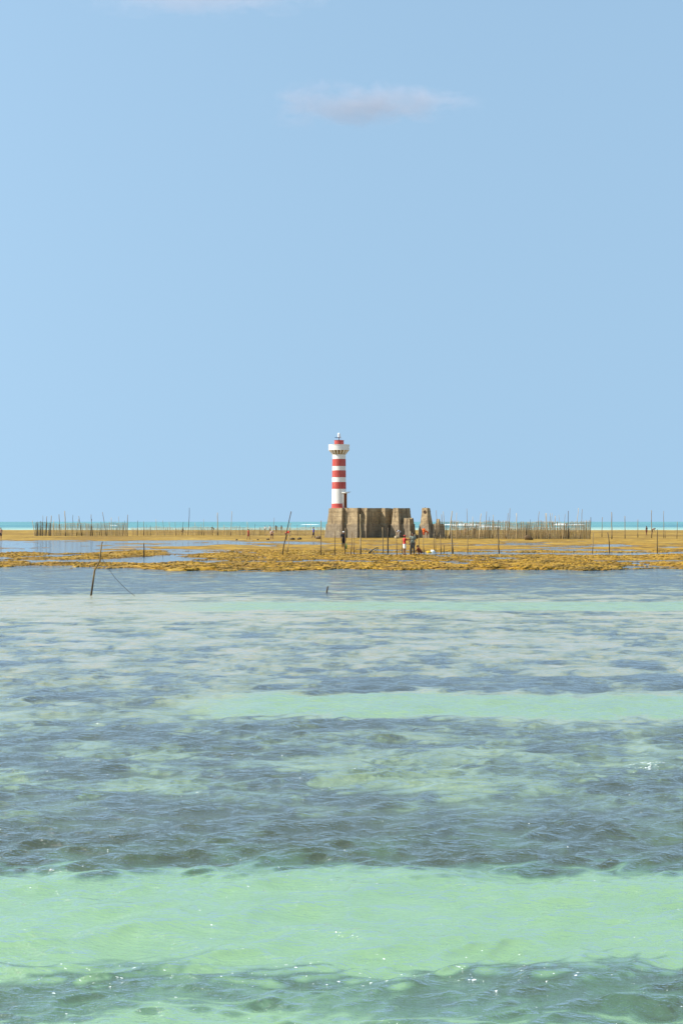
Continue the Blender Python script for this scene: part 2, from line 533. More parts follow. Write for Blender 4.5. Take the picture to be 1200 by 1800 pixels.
def waves(X, Y, spacing):
    nw = 150
    lam = np.exp(rng.uniform(math.log(0.13), math.log(2.4), nw))
    th = R(-90) + rng.normal(0, R(33), nw) + R(8)
    ph = rng.uniform(0, 2 * math.pi, nw)
    Z = np.zeros_like(X); DX = np.zeros_like(X); DY = np.zeros_like(X); SX = np.zeros_like(X); SY = np.zeros_like(X)
    wx = X + 0.35 * fbm(X * 0.5, Y * 0.5, 71, 2); wy = Y + 0.35 * fbm(X * 0.5, Y * 0.5, 88, 2)
    calm = 1 - 0.25 * sstep(38, 55, Y) - 0.45 * sstep(52, 75, Y)
    gust = 0.95 + 0.22 * fbm(X * 0.22, Y * 0.14, 15, 3)
    sand_calm = 1 - 0.05 * sstep(9.6, 10.4, Y) * (1 - sstep(11.8, 12.6, Y))
    amp = calm * gust * sand_calm
    for i in range(nw):
        k = 2 * math.pi / lam[i]
        kx, ky = k * math.cos(th[i]), k * math.sin(th[i])
        a = 0.036 / k * float(np.interp(math.log(lam[i]), np.log([0.13, 0.25, 0.5, 0.9, 2.4]), [0.85, 1.4, 1.2, 0.55, 0.2]))
        grow = 1 + (0.0 if lam[i] > 1.9 else 0.45 if lam[i] > 0.45 else 0.3) * sstep(16, 34, Y)
        w = np.clip(lam[i] / (3.0 * spacing) - 1, 0, 1) * a * grow
        p = kx * wx + ky * wy + ph[i]
        Z += w * np.cos(p)
        sl = -np.sin(p) * w * k; SX += sl * math.cos(th[i]); SY += sl * math.sin(th[i])
        s = np.sin(p) * w * 0.75
        DX += math.cos(th[i]) * s; DY += math.sin(th[i]) * s
    amp = amp / (1 + 0.45 * sstep(0.035, 0.075, Z))
    return Z * amp, -DX * amp, -DY * amp, SX * amp, SY * amp


def build_lagoon():
    ys = wave_rows()
    cols = 640
    u = np.linspace(-1, 1, cols)
    X = np.outer(ys, u) * 0.37
    X += np.outer(np.ones_like(ys), u) * 0.6
    Y = np.repeat(ys[:, None], cols, 1)
    sp = np.gradient(ys)[:, None] * np.ones((1, cols))
    sp = np.maximum(sp, (np.gradient(X, axis=1)))
    near = Y[:, 0] < 92
    Z = np.zeros_like(X); DX = np.zeros_like(X); DY = np.zeros_like(X)
    SX = np.zeros_like(X); SY = np.zeros_like(X)
    z, dx, dy, sx, sy = waves(X[near], Y[near], sp[near])
    Z[near] = z; DX[near] = dx; DY[near] = dy; SX[near] = sx; SY[near] = sy
    rf = 1 + 0.4 * sstep(12, 16, Y) - 0.6 * sstep(24, 40, Y)
    BX = X - 0.5 * rf * SX; BY = Y + 0.75 * rf * SY
    sd, sh = bed_bands(BX, BY)
    far = sstep(26, 50, Y) * (1 - 0.7 * sstep(88, 100, Y))
    foam = np.exp(-(((X - 3.75) / 0.40) ** 2 + ((Y - 17.5) / 0.30) ** 2)) * 0.75
    foam += 0.30 * np.exp(-((Y - 9.4) / 0.35) ** 2) + 0.10  # spreads foam specks and painted glints over the near water
    foam *= 1 - sstep(14, 30, Y) * (1 - np.exp(-(((X - 3.75) / 0.6) ** 2)))
    chop = 1.0 - 0.45 * sstep(85, 110, Y)
    chop *= 1 - 0.0 * sstep(9.6, 10.4, Y) * (1 - sstep(11.8, 12.6, Y))
    o = grid_object('lagoon_water', X + DX, Y + DY, Z, M['water'], {'far': far, 'foam': foam, 'chop': chop, 'sand': sd, 'shallow': sh, 'bedx': BX, 'bedy': BY})
    tag(o, 'shallow rippled green and blue lagoon water', None, None, 'structure')


build_lagoon()


# ------------------------------------------------------------------ reef flat
def reef_h(x, y, fine=True):
    x = np.asarray(x, float); y = np.asarray(y, float)
    edge = 88.0 + 3.0 * fbm(x * 0.09, y * 0 + 3.3, 5, 4) + 1.6 * fbm(x * 0.6, y * 0.3, 6, 3) \
        - 5.0 * np.exp(-((x + 4.5) / 2.6) ** 2) + 2.4 * fbm(x * 0.28, y * 0.1, 77, 3)
    edge = edge + 2.5 * sstep(-9, -16, x)
    L = 0.12 * sstep(4.0, -6.0, x + 0.04 * (y - 88)) * sstep(95, 102, y) + 0.88 * sstep(-7.0, -15.0, x + 0.04 * (y - 88))
    L = np.where(x + 0.04 * (y - 88) < -15, 1.0, L)               # towards the left the flat lies lower
    m = np.full_like(x, 0.085)
    m -= 0.16 * np.exp(-((y - 135) / 5.0) ** 2) * sstep(-9, 2, x)
    m -= 0.09 * np.exp(-((y - 107) / 4.0) ** 2) + 0.08 * np.exp(-((y - 150) / 4.0) ** 2) + 0.06 * np.exp(-((y - 186) / 8.0) ** 2)
    m -= 0.13 * np.exp(-((y - 124) / 4.0) ** 2) * sstep(2, -5, x)
    m -= 0.10 * np.exp(-((y - 168) / 9.0) ** 2) * sstep(12, 22, x)
    m -= 0.12 * np.exp(-((y - 208) / 11.0) ** 2) * sstep(0, -7, x)
    left = -0.065 + 0.175 * np.exp(-((y - 100) / 4.5) ** 2) + 0.17 * np.exp(-((y - 129) / 11.0) ** 2) \
        + 0.10 * np.exp(-((y - 165) / 9.0) ** 2) * sstep(-32, -22, x)
    left = left + (0.12 - left) * sstep(222, 236, y)
    m = m * (1 - L) + left * L
    solid = sstep(225, 240, y)
    h = m + (0.19 - 0.13 * solid) * fbm(x * 0.20, y * 0.13, 21, 4, 0.55)
    h = np.where(y > 240, np.maximum(h, 0.05), h)
    h += 0.05 * solid
    if fine:
        lump = fbm(x * 1.3, y * 0.9, 31, 4, 0.6)
        front = 1 - sstep(96, 125, y)
        h += (0.040 + 0.02 * front) * lump * sstep(-0.10, 0.06, h)
    k = sstep(-1.0, 1.3, y - edge)
    h = -0.45 * (1 - k) + h * k
    h -= 0.9 * sstep(485, 505, y + 6 * fbm(x * 0.05, y * 0.05, 3, 3))
    return h


def ground(x, y):
    return float(reef_h(np.array([x]), np.array([y]), False)[0])


def build_reef():
    ys = [80.0]
    while ys[-1] < 510:
        ys.append(ys[-1] + 0.20 * (ys[-1] / 84) ** 1.75)
    ys = np.array(ys)
    cols = 760
    u = np.linspace(-1, 1, cols)
    X = np.outer(ys, u) * 0.37
    Y = np.repeat(ys[:, None], cols, 1)
    h = reef_h(X, Y)
    far = sstep(150, 260, Y + 25 * fbm(X * 0.06, Y * 0.03, 50, 3))
    wet = (1 - sstep(-0.01, 0.055, h)) * 0.8
    o = grid_object('reef_flat', X, Y, h, M['reef'], {'far': far, 'wet': wet})
    tag(o, 'golden brown weed covered reef flat with tide pools', None, None, 'structure')
    return len(ys)


build_reef()


def build_seaweed():
    """weed clumps along the front of the reef: far too many to count"""
    bm = bmesh.new(); bmesh.ops.create_icosphere(bm, subdivisions=1, radius=1)
    base = np.array([v.co[:] for v in bm.verts]); tri = np.array([[v.index for v in f.verts] for f in bm.faces]); bm.free()
    n = 48000
    t = rng.random(n) ** 1.6
    y = 86 + 62 * t; x = (rng.random(n) * 2 - 1) * 0.31 * y
    h = reef_h(x, y)
    dens = fbm(x * 0.5, y * 0.35, 91, 3)
    keep = (h > 0.0) & (dens + 0.5 * rng.random(n) > 0.05)
    x, y, h = x[keep], y[keep], h[keep]; m = len(x)
    r = rng.uniform(0.03, 0.10, m) * (1 + 0.3 * (y < 95))
    ang = rng.random(m) * 6.283
    V = np.repeat(base[None], m, 0) * (1 + 0.55 * (rng.random((m, len(base), 1)) * 2 - 1))
    V[:, :, 0] *= (r * rng.uniform(1.2, 3.2, m))[:, None]; V[:, :, 1] *= (r * rng.uniform(0.8, 1.4, m))[:, None]; V[:, :, 2] *= (r * rng.uniform(0.22, 0.5, m))[:, None]
    c, s_ = np.cos(ang)[:, None], np.sin(ang)[:, None]
    V = np.stack([V[:, :, 0] * c - V[:, :, 1] * s_ + x[:, None], V[:, :, 0] * s_ + V[:, :, 1] * c + y[:, None], V[:, :, 2] + h[:, None] + 0.01], -1)
    T = (tri[None] + (np.arange(m) * len(base))[:, None, None]).reshape(-1, 3)
    me = bpy.data.meshes.new('seaweed')
    co = V.reshape(-1, 3).astype(np.float32)
    me.vertices.add(len(co)); me.vertices.foreach_set('co', co.ravel())
    me.loops.add(T.size); me.loops.foreach_set('vertex_index', T.astype(np.int32).ravel())
    me.polygons.add(len(T)); me.polygons.foreach_set('loop_start', np.arange(0, T.size, 3, dtype=np.int32))
    me.update(calc_edges=True)
    me.materials.append(M['weed'])
    o = bpy.data.objects.new('seaweed', me); COL.objects.link(o)
    tag(o, 'golden brown seaweed clumps along the reef edge', 'seaweed', None, 'stuff')


build_seaweed()


# ------------------------------------------------------------------ open sea beyond the reef
def build_sea():
    ys = [470.0]
    while ys[-1] < 40000:
        ys.append(ys[-1] * (1.006 if ys[-1] < 3000 else 1.05))
    ys = np.array(ys); cols = 220
    u = np.linspace(-1, 1, cols)
    X = np.outer(ys, u) * 0.5
    Y = np.repeat(ys[:, None], cols, 1)
    Z = -0.02 + 0.16 * fbm(X * 0.02, Y * 0.045, 61, 4) * sstep(470, 520, Y) * (1 - sstep(2500, 4000, Y))
    Z -= (Y > 4000) * 0.02
    far = sstep(500, 860, Y + 60 * fbm(X * 0.01, Y * 0.01, 8, 3))
    foam = 0.35 * np.exp(-((Y - 505) / 22) ** 2) + 0.15 * np.exp(-((Y - 640) / 50) ** 2)
    foam += 0.5 * np.exp(-(((X - 85) / 40) ** 2 + ((Y - 800) / 160) ** 2))
    o = grid_object('open_sea', X, Y, Z, M['sea'], {'far': far, 'foam': foam})
    tag(o, 'turquoise open sea beyond the reef', None, None, 'structure')


build_sea()

M['surf'] = mat_plain('surf', (0.85, 0.87, 0.85), (0.60, 0.72, 0.70), 0.4, 0.7)


def breaker(xp, w_px, yb, hgt):
    Y = CAM_H * F / (yb - HZ); x0 = (xp - 600) / F * Y; w = w_px / F * Y
    n = 40; vs = []; fs = []
    prof = [(-3.0, -0.3), (-1.2, 0.35), (0.0, 1.0), (0.9, 0.75), (3.5, -0.3)]
    for i in range(n + 1):
        t = i / n; x = x0 + (t - 0.5) * w
        e = math.sin(math.pi * t) ** 0.5 * (0.55 + 0.45 * float(vnoise(np.array([x * 0.09]), np.array([yb * 1.0]), 5)[0])
                                          + 0.25 * float(vnoise(np.array([x * 0.6]), np.array([yb * 1.0]), 9)[0]))
        for (dy, dz) in prof:
            vs.append((x, Y + dy + 2.5 * math.sin(x * 0.05), (dz * hgt * e) if dz > 0 else dz))
    k = len(prof)
    for i in range(n):
        for j in range(k - 1):
            fs.append((i * k + j, (i + 1) * k + j, (i + 1) * k + j + 1, i * k + j + 1))
    o = MB().add(vs, fs).build('breaking_wave', M['surf'], None, True)
    tag(o, 'white surf breaking beyond the reef', None, None, 'structure')


for a in ((822, 60, 924.2, 1.5), (790, 30, 923, 0.9), (985, 26, 923.0, 1.6), (1012, 30, 922.5, 0.8), (860, 40, 926, 0.6), (545, 34, 922.5, 0.5), (200, 16, 924, 0.4)):
    breaker(*a)


# ------------------------------------------------------------------ placing by where a thing meets the ground
def spot(px, py, z=None):
    """photo column/row of a foot point -> world x, y, ground z"""
    g = 0.06 if z is None else z
    for _ in range(6):
        y = (CAM_H - g) * F / (py - HZ); x = (px - 600) / F * y
        if z is None:
            g = 0.5 * g + 0.5 * max(ground(x, y), -0.15)
    return x, y, g


def at(px, py, y):
    """photo point on the upright plane at distance y"""
    return ((px - 600) / F * y, y, CAM_H - (py - HZ) / F * y)


# ------------------------------------------------------------------ concrete ruins
YB = 252.0
SC = YB / F
AZ = R(37)
e1 = Vector((math.cos(AZ), -math.sin(AZ), 0))
e2 = Vector((math.sin(AZ), math.cos(AZ), 0))
TOPZ = CAM_H - (893 - HZ) / F * YB
BASEZ = -0.35
JOINT = CAM_H - (921 - HZ) / F * YB


def battered(px, d, a, b, top, lo, bat, z0=BASEZ, cap=0.0, slope=None):
    """a battered concrete block: near-left top corner at photo column px and depth d, a along the lit face, b along the shaded face;
    bat = outward batter (lit face, right face, back, left) at the foot"""
    p = Vector(((px - 600) / F * d, d, 0))
    bf, br, bb, bl = bat

    def ring(t, z, out=0.0):
        # t = 0 at the top, 1 at z0
        o = []
        for (s, r, ds, dr) in ((0, 0, -bl, -bf), (a, 0, br, -bf), (a, b, br, bb), (0, b, -bl, bb)):
            q = p + e1 * (s + (ds * t) + (out if ds > 0 else -out)) + e2 * (r + dr * t + (out if dr > 0 else -out))
            o.append((q.x, q.y, z))
        return o
    return ring


def block(name, parent, px, d, a, b, top=None, bat=(0.55, 0.5, 0.4, 0.5), tiers=True, jit=0.025, chip=0.06, seed=0, org=(0, 0, 0)):
    rr = random.Random(seed)
    top = TOPZ if top is None else top
    ring = battered(px, d, a, b, top, BASEZ, bat)
    H = top - BASEZ
    m = MB()
    levels = []
    if tiers:
        zs = [BASEZ, JOINT - 0.04, JOINT, top - 0.75, top - 0.70, top]
        outs = [0.10, 0.10, 0.0, 0.0, 0.035, 0.035]
    else:
        zs = [BASEZ, JOINT - 0.04, JOINT, top]
        outs = [0.08, 0.08, 0.0, 0.0]
    sub = 7
    rings = []
    for z, o in zip(zs, outs):
        r4 = ring((top - z) / H, z, o)
        row = []
        for k in range(4):
            A = Vector(r4[k]); B = Vector(r4[(k + 1) % 4])
            for j in range(sub):
                q = A.lerp(B, j / sub)
                q = q + Vector((rr.uniform(-jit, jit), rr.uniform(-jit, jit), 0)) * 0.6
                if z == top:
                    q.z += rr.uniform(-chip, 0.03)
                elif z > BASEZ:
                    q.z += rr.uniform(-0.02, 0.02)
                row.append(q - Vector(org))
        rings.append(row)
    n = 4 * sub
    for row in rings: m.v += [tuple(q) for q in row]
    for i in range(len(rings) - 1):
        for k in range(n):
            k2 = (k + 1) % n
            m.f.append((i * n + k, i * n + k2, (i + 1) * n + k2, (i + 1) * n + k))
    c = sum((q for q in rings[-1]), Vector()) / n
    m.v.append(tuple(c)); ci = len(m.v) - 1
    for k in range(n):
        m.f.append(((len(rings) - 1) * n + k, (len(rings) - 1) * n + (k + 1) % n, ci))
    m.f.append(tuple(range(n))[::-1])
    return m.build(name, M['concrete'], parent)


def step(px, d, da=0.0, db=0.0):
    """move along the lit / shaded direction and give back photo column and depth"""
    p = Vector(((px - 600) / F * d, d, 0)) + e1 * da + e2 * db
    return 600 + p.x / p.y * F, p.y


xg, yg, zg = spot(600, 946.5)
plat = empty('concrete_platform', ((630 - 600) * SC, YB, 0))
plat_org = plat.location
p0 = (578.3, 253.5)
block('pier', plat, *p0, 2.85, 8.0, seed=1, org=plat_org, bat=(0.60, 0.40, 0.4, 0.50))
q = step(*p0, 2.85 + 0.02, 0.75)
block('pier', plat, *q, 2.85, 6.6, seed=2, org=plat_org, bat=(0.55, 0.30, 0.4, 0.0))
q = step(*q, 2.85 + 0.02, 1.0)
block('pier', plat, *q, 1.30, 4.4, seed=3, org=plat_org, bat=(0.45, 0.12, 0.4, 0.0))
q = step(*q, 1.25, 3.9)
block('pier', plat, *q, 1.15, 2.05, seed=4, org=plat_org, bat=(0.65, 0.80, 0.4, 0.55))
# wall that ties the last pier back to the tower block
q = step(*p0, 3.5, 7.0)
block('wall', plat, *q, 5.2, 1.4, top=TOPZ - 0.06, seed=5, org=plat_org, bat=(0.1, 0.1, 0.2, 0.1))
tag(plat, 'stained concrete platform of battered piers carrying the striped lighthouse', 'platform')

rp = empty('concrete_ruin', ((706 - 600) * SC, YB, 0))
block('pier', rp, 691.0, 252.8, 1.0, 3.7, seed=6, org=rp.location, bat=(0.55, 0.75, 0.4, 0.35))
bz = CAM_H - (910 - HZ) / F * YB
block('buttress', rp, 709.0, 252.2, 1.25, 1.3, top=bz, seed=7, org=rp.location, bat=(0.35, 0.35, 0.1, 0.45), tiers=False, chip=0.25)
tag(rp, 'broad ruined concrete pier with a low buttress beside the platform', 'ruin')

lp = empty('concrete_pier', ((749 - 600) * SC, YB, 0))
pier = block('pier', lp, 742.0, 252.5, 1.0, 0.85, top=TOPZ + 0.02, seed=8, org=lp.location, bat=(0.70, 0.95, 0.5, 0.45))
# square socket in the lit face near the top, and a bolt on top
hp = Vector(((747.6 - 600) / F * 252.0, 252.0, CAM_H - (900 - HZ) / F * 252.0)) - lp.location
hole = MB(); fr = Matrix((e1, e2, Vector((0, 0, 1)))).transposed()
n1 = -e2
pc = Vector(((742 - 600) / F * 252.5, 252.5, 0)) - lp.location + e1 * 0.62 - e2 * 0.115
pc.z = hp.z
ringv = []; k = 12
for r, dd in ((0.30, 0.02), (0.27, -0.07), (0.20, -0.05)):
    for j in range(k):
        qq = 2 * math.pi * j / k
        ringv.append(pc + e1 * r * math.cos(qq) + Vector((0, 0, r * math.sin(qq))) + e2 * dd)
fs = [(i * k + j, i * k + (j + 1) % k, (i + 1) * k + (j + 1) % k, (i + 1) * k + j) for i in range(2) for j in range(k)] + [tuple(range(2 * k, 3 * k))]
hole.add(ringv, fs)
hole.build('beam_socket', mat_plain('rust_and_hole_shade', (0.07, 0.035, 0.02), (0.03, 0.018, 0.012), 6), lp)  # rusty flange; the dark centre paints the shade inside the hole
b = MB().tube([Vector(((747 - 600) / F * 252.8, 252.8, TOPZ - 0.1)) - lp.location, Vector(((747 - 600) / F * 252.8, 252.8, TOPZ + 0.14)) - lp.location], 0.06)
b.build('iron_stub', M['rock'], lp)
tag(lp, 'lone tapering concrete pier with a round socket near its top', 'pier')

sp_ = empty('concrete_stub', ((769 - 600) * SC, YB, 0))
block('wall', sp_, 761.5, 254.5, 1.2, 1.6, top=CAM_H - (929 - HZ) / F * YB, seed=9, org=sp_.location, bat=(0.3, 0.2, 0.2, 0.1), tiers=False, chip=0.3)
block('post', sp_, 766.5, 256.0, 0.45, 0.45, top=CAM_H - (912 - HZ) / F * YB, seed=10, org=sp_.location, bat=(0.2, 0.2, 0.1, 0.2), tiers=False, chip=0.2)
tag(sp_, 'low broken concrete stub beside the wattle fence', 'ruin')


# ------------------------------------------------------------------ lighthouse
def lighthouse():
    Yt = 253.6 + 0.4
    T = empty('lighthouse', ((595.7 - 600) / F * Yt + 0.0, Yt, TOPZ - 0.06))
    zs = lambda Y: (1605 - Y) / 11.25 * Yt / F + 0.06
    rad = lambda z: 1.295 - (1.295 - 1.175) * z / 9.5
    eps = 0.003

    def ring(name, z0, z1, mat, proud=0.0, thick=0.2, n=6):
        prof = [(rad(z0 + (z1 - z0) * i / n) + proud, z0 + (z1 - z0) * i / n) for i in range(n + 1)]
        prof += [(rad(z1) - thick, z1), (rad(z0) - thick, z0)]
        return MB().lathe(prof, 56).build(name, mat, T, False)
    zb = [0.0, zs(1515), zs(1225), zs(1090), zs(995), zs(860), zs(775), zs(635), zs(545)]
    # flared red foot
    z1 = zb[1]
    MB().lathe([(1.45, 0), (1.45, 0.10), (rad(0) + 0.05, 0.16), (rad(z1) + 0.02, z1), (0.9, z1), (0.9, 0)], 56).build('foot', M['red'], T)
    for i in range(1, 8):
        red = i % 2 == 0
        ring('red_band' if red else 'white_band', zb[i], zb[i + 1], M['red'] if red else M['white'], 0.012 if red else 0.0)
    # neck, corbels and gallery
    zn, zc, zp0, zp1 = zb[8], zs(462), zs(470), zs(350)
    rg = 1.86
    MB().lathe([(rad(zn) + 0.02, zn), (rad(zn) + 0.05, zn + 0.06), (1.21, zn + 0.10), (1.21, zc), (0.8, zc), (0.8, zn)], 56).build('neck', M['ochre'], T)
    for k in range(16):
        a = 2 * math.pi * (k + 0.5) / 16
        ca, sa = math.cos(a), math.sin(a); w = 0.085
        pr = [(1.15, zn + 0.05), (1.27, zn + 0.08), (1.50, zn + 0.35), (1.74, zc - 0.12), (1.74, zc), (1.15, zc)]
        vs = [(r * ca - s * w * sa, r * sa + s * w * ca, z) for s in (-1, 1) for r, z in pr]
        n = len(pr)
        fs = [tuple(range(n))[::-1], tuple(range(n, 2 * n))] + [(i, (i + 1) % n, n + (i + 1) % n, n + i) for i in range(n)]
        MB().add(vs, fs).build('corbel', M['white'], T)
    MB().lathe([(rg - 0.04, zc), (rg - 0.04, zc + 0.14), (0.5, zc + 0.14), (0.5, zc)], 56).build('gallery_floor', M['white'], T)
    MB().lathe([(rg - 0.01, zp0 + 0.06), (rg + 0.02, zp0 + 0.10), (rg, zp0 + 0.14), (rg, zp1 - 0.10), (rg + 0.04, zp1 - 0.08), (rg + 0.04, zp1),
               (rg - 0.16, zp1), (rg - 0.14, zp0 + 0.2), (rg - 0.14, zp0 + 0.06)], 56).build('parapet', M['white'], T)
    # red drum under the light
    zd = zs(262); rd = 0.84
    MB().lathe([(rd, zc + 0.1), (rd, zd - 0.08), (rd + 0.05, zd - 0.06), (rd + 0.05, zd), (0.02, zd + 0.05), (0.02, zc + 0.1)], 40).build('lantern_drum', M['red'], T)
    # pedestal plate and light
    zl = zs(205)
    ped = MB().lathe([(0.10, zd), (0.10, zl - 0.02), (0.26, zl), (0.26, zl + 0.05), (0.02, zl + 0.05), (0.02, zd)], 16).build('light_pedestal', M['metal'], T)
    zt = zs(112)
    lan = MB().lathe([(0.22, zl + 0.05), (0.27, zl + 0.12), (0.27, zl + 0.22), (0.21, zl + 0.26), (0.25, zl + 0.32), (0.25, zt - 0.18), (0.17, zt - 0.06), (0.02, zt), (0.02, zl + 0.05)], 20)
    lan.build('light', M['glass'], T, True)
    # solar panel on the left, tilted, and a small white box on the right
    p = MB().box((-0.30, -0.22, -0.02), (0.30, 0.22, 0.02)).build('solar_panel', M['panel'], T, False, 0.005, (-0.44, -0.1, zl + 0.02))
    p.rotation_euler = (R(14), R(-8), 0)
    MB().tube([(-0.42, -0.08, zd), (-0.44, -0.1, zl)], 0.025).build('panel_bracket', M['metal'], T)
    MB().tube([(0.34, -0.05, zd + 0.02), (0.36, -0.05, zl + 0.12)], 0.03).build('aerial', M['glass'], T)
    MB().tube([(0.12, -0.05, zl - 0.05), (0.36, -0.05, zl - 0.02)], 0.03).build('aerial_arm', M['glass'], T)
    # doorway turned to the right
    za, zz = 0.16, zs(1320)
    th = R(-90 + 55)
    D = Matrix.Rotation(th, 4, 'Z')          # local +X points out of the door

    def put(m, name, mat, parent=T):
        m.v = [tuple(D @ Vector(v)) for v in m.v]
        return m.build(name, mat, parent)
    r0 = rad(0.5)
    put(MB().box((r0 - 0.40, -0.54, 0.02), (r0 + 0.08, -0.46, zz)).box((r0 - 0.40, 0.46, 0.02), (r0 + 0.08, 0.54, zz)).box((r0 - 0.40, -0.58, zz + 0.002), (r0 + 0.10, 0.58, zz + 0.12)),
        'door_frame', M['white'])
    d = put(MB().box((r0 - 0.35, -0.455, 0.13), (r0 + 0.035, 0.455, zz - 0.003)), 'door', M['door'])
    for (u0, u1) in ((-0.40, -0.24), (-0.22, -0.06), (0.06, 0.22), (0.24, 0.40)):
        put(MB().box((r0 + 0.036, u0, 0.25), (r0 + 0.05, u1, zz - 0.12)), 'plank', M['door'], d)
    put(MB().tube([(r0 + 0.06, 0.36, 1.2), (r0 + 0.09, 0.36, 1.2), (r0 + 0.09, 0.28, 1.2)], 0.018), 'handle', M['metal'], d)
    put(MB().box((r0 - 0.3, -0.72, zz + 0.125), (r0 + 0.55, 0.72, zz + 0.25)), 'door_canopy', M['white'])
    for u in (-0.55, 0.5):
        put(MB().tube([(r0 + 0.35, u, zz + 0.2), (r0 + 0.35, u, zz + 0.31), (r0 + 0.95, u, zz + 0.34)], 0.03), 'canopy_bar', M['metal'])
    put(MB().box((r0 + 0.1, -0.5, 0.0), (r0 + 0.42, 0.5, 0.12)), 'door_step', M['concrete'])
    tag(T, 'round white lighthouse with red bands and a corbelled gallery on the concrete platform', 'lighthouse')


lighthouse()


# ------------------------------------------------------------------ stakes
def stake_mesh(h, r, top_dx=0.0, seed=0, kink=None, bury=0.35, top_dy=0.0):
    rr = random.Random(seed)
    n = 7; pts = []; rad = []
    for i in range(n + 1):
        t = i / n; z = -bury + (h + bury) * t
        s = max(0, z) / h
        dx = top_dx * s
        if kink:
            dx = np.interp(s, [k[0] for k in kink], [k[1] for k in kink])
        w = 0.12 * r + 0.005 * h
        pts.append((dx + rr.uniform(-w, w) * (0 < i), top_dy * s + rr.uniform(-w, w) * (0 < i), z))
        rad.append(r * (1.12 - 0.45 * t) * rr.uniform(0.88, 1.12))
    return MB().tube(pts, rad, 7)


SEED = [100]


def stake(px, py, ty, label, group=None, w=2.0, tpx=None, mat='wood', kink=None, name='stake'):
    x, y, z = spot(px, py)
    sc = y / F
    h = (py - ty) * sc
    SEED[0] += 1
    m = stake_mesh(h, max(0.022, 0.42 * w * sc), ((tpx - px) * sc if tpx else random.uniform(-0.03, 0.03) * h), SEED[0],
                   [(s, d * sc) for s, d in kink] if kink else None)
    o = m.build(name, M[mat], None, True, 0, (x, y, z))
    tag(o, label, 'stake', group)
    return o


# the bent stick and the short ones in the lagoon and the pools
def lagoon_sticks():
    y = CAM_H * F / 130.0; sc = y / F
    P = [(160, 1047), (163, 1025), (166, 1003), (171, 994), (176.0, 986), (176.3, 976), (177.5, 966), (179.0, 955)]
    pts = [((px - 160) * sc, 0.04 * math.sin(i), (1047 - py) * sc) for i, (px, py) in enumerate(P)]
    pts = [(-0.05, 0, -0.35)] + pts
    rad = [0.042, 0.042, 0.038, 0.036, 0.034, 0.032, 0.034, 0.026, 0.024]
    o = empty('bent_stick', ((160 - 600) * sc, y, 0))
    MB().tube(pts, rad, 8).build('stem', mat_wood('bent_stick_wood', (0.10, 0.06, 0.025), (0.30, 0.20, 0.075), True), o, True)
    MB().ball(((176.2 - 160) * sc, 0, (1047 - 975.5) * sc), (0.055, 0.055, 0.05), 8, 6).build('knot', M['rope'], o, True)
    MB().tube([((179 - 160) * sc, 0, (1047 - 955) * sc), ((181 - 160) * sc, -0.02, (1047 - 952.2) * sc)], [0.026, 0.016], 6).build('side_twig', M['wood_dark'], o)
    tag(o, 'tall crooked stick with a knot standing alone in the lagoon', 'stick')
    rp_ = [(177, 977), (182, 985.5), (188, 995), (195, 1004), (204, 1016), (215, 1027), (227, 1038), (240, 1047.5), (247, 1052)]
    pts = [((px - 600) * sc, y - 0.05 * i, (1047 - py) * sc) for i, (px, py) in enumerate(rp_)]
    r = MB().tube(pts, 0.009, 5).build('mooring_rope', M['rope'], None, True)
    tag(r, 'thin slack rope running from the crooked stick down into the water', 'rope')
    y2 = CAM_H * F / 125.0; s2 = y2 / F
    o = MB().tube([(-0.02, 0, -0.3), (0, 0, 0), (0.02, 0, 5 * s2), (0.05, 0, 11 * s2)], [0.036, 0.036, 0.033, 0.028], 8).build('short_stick', M['wood'], None, True, 0, ((574 - 600) * s2, y2, 0))
    tag(o, 'very short stick end poking out of the open lagoon', 'stick')


lagoon_sticks()
stake(253, 980, 955, 'short thick dark post in the tide pool by the reef strip', None, 3.0, None, 'wood_dark')
stake(286, 979.5, 975, 'tiny dark stub on the reef strip beside the short post', None, 1.4, None, 'wood_dark')
stake(496, 975, 899, 'tall dark stake leaning steeply over to one side', None, 2.6, 511.7, 'wood_dark', [(0, 0), (0.25, 3.0), (0.5, 8.0), (1, 15.7)])
stake(505, 973, 919, 'thinner pale stake leaning behind the tall leaning dark stake', None, 1.6, 510.5, 'wood_pale')
ROW = 'bare thin stake in the row across the weedy reef flat'
RG = 'bare stakes in the front row on the reef'
for (px, py, ty, w, tx, mt) in ((564, 976, 915, 2.0, 564, 'wood'), (588, 976, 929, 2.2, 588.5, 'wood'), (606.4, 974, 928, 2.0, 607, 'wood'),
                                (617, 976, 934, 2.0, 618.5, 'wood'), (622, 976, 938, 1.6, 622.5, 'wood'), (673.5, 974, 927, 2.0, 672, 'wood'),
                                (697.5, 976, 937, 2.0, 696, 'wood'), (706.5, 974, 948, 1.5, 706.5, 'wood'), (736, 971, 929, 2.0, 735.5, 'wood'),
                                (745, 974, 940, 1.6, 743, 'wood'), (762.5, 972, 938, 1.5, 762, 'wood'), (765.5, 972, 945, 1.5, 765, 'wood'),
                                (774.8, 974.5, 940, 1.8, 773.6, 'wood'), (821.4, 974, 941, 1.8, 822, 'wood'), (1041, 972, 936, 1.7, 1042.5, 'wood')):
    stake(px, py, ty, ROW, RG, w, tx, mt)
stake(633.8, 974, 904, 'tall thick pale stake in front of the platform, highest in its row', None, 2.8, 633.2, 'wood_pale')
stake(681, 974, 928, 'stout dark stake rising before the shaded platform wall', None, 3.0, 681.8, 'wood_dark')
stake(720.7, 975, 934, 'pale stake at the elbow of the person in grey', None, 2.4, 720.7, 'wood_pale')
stake(795.5, 974, 931, 'thick gnarled stake standing before the end of the wattle fence', None, 4.0, 793.2, 'wood')
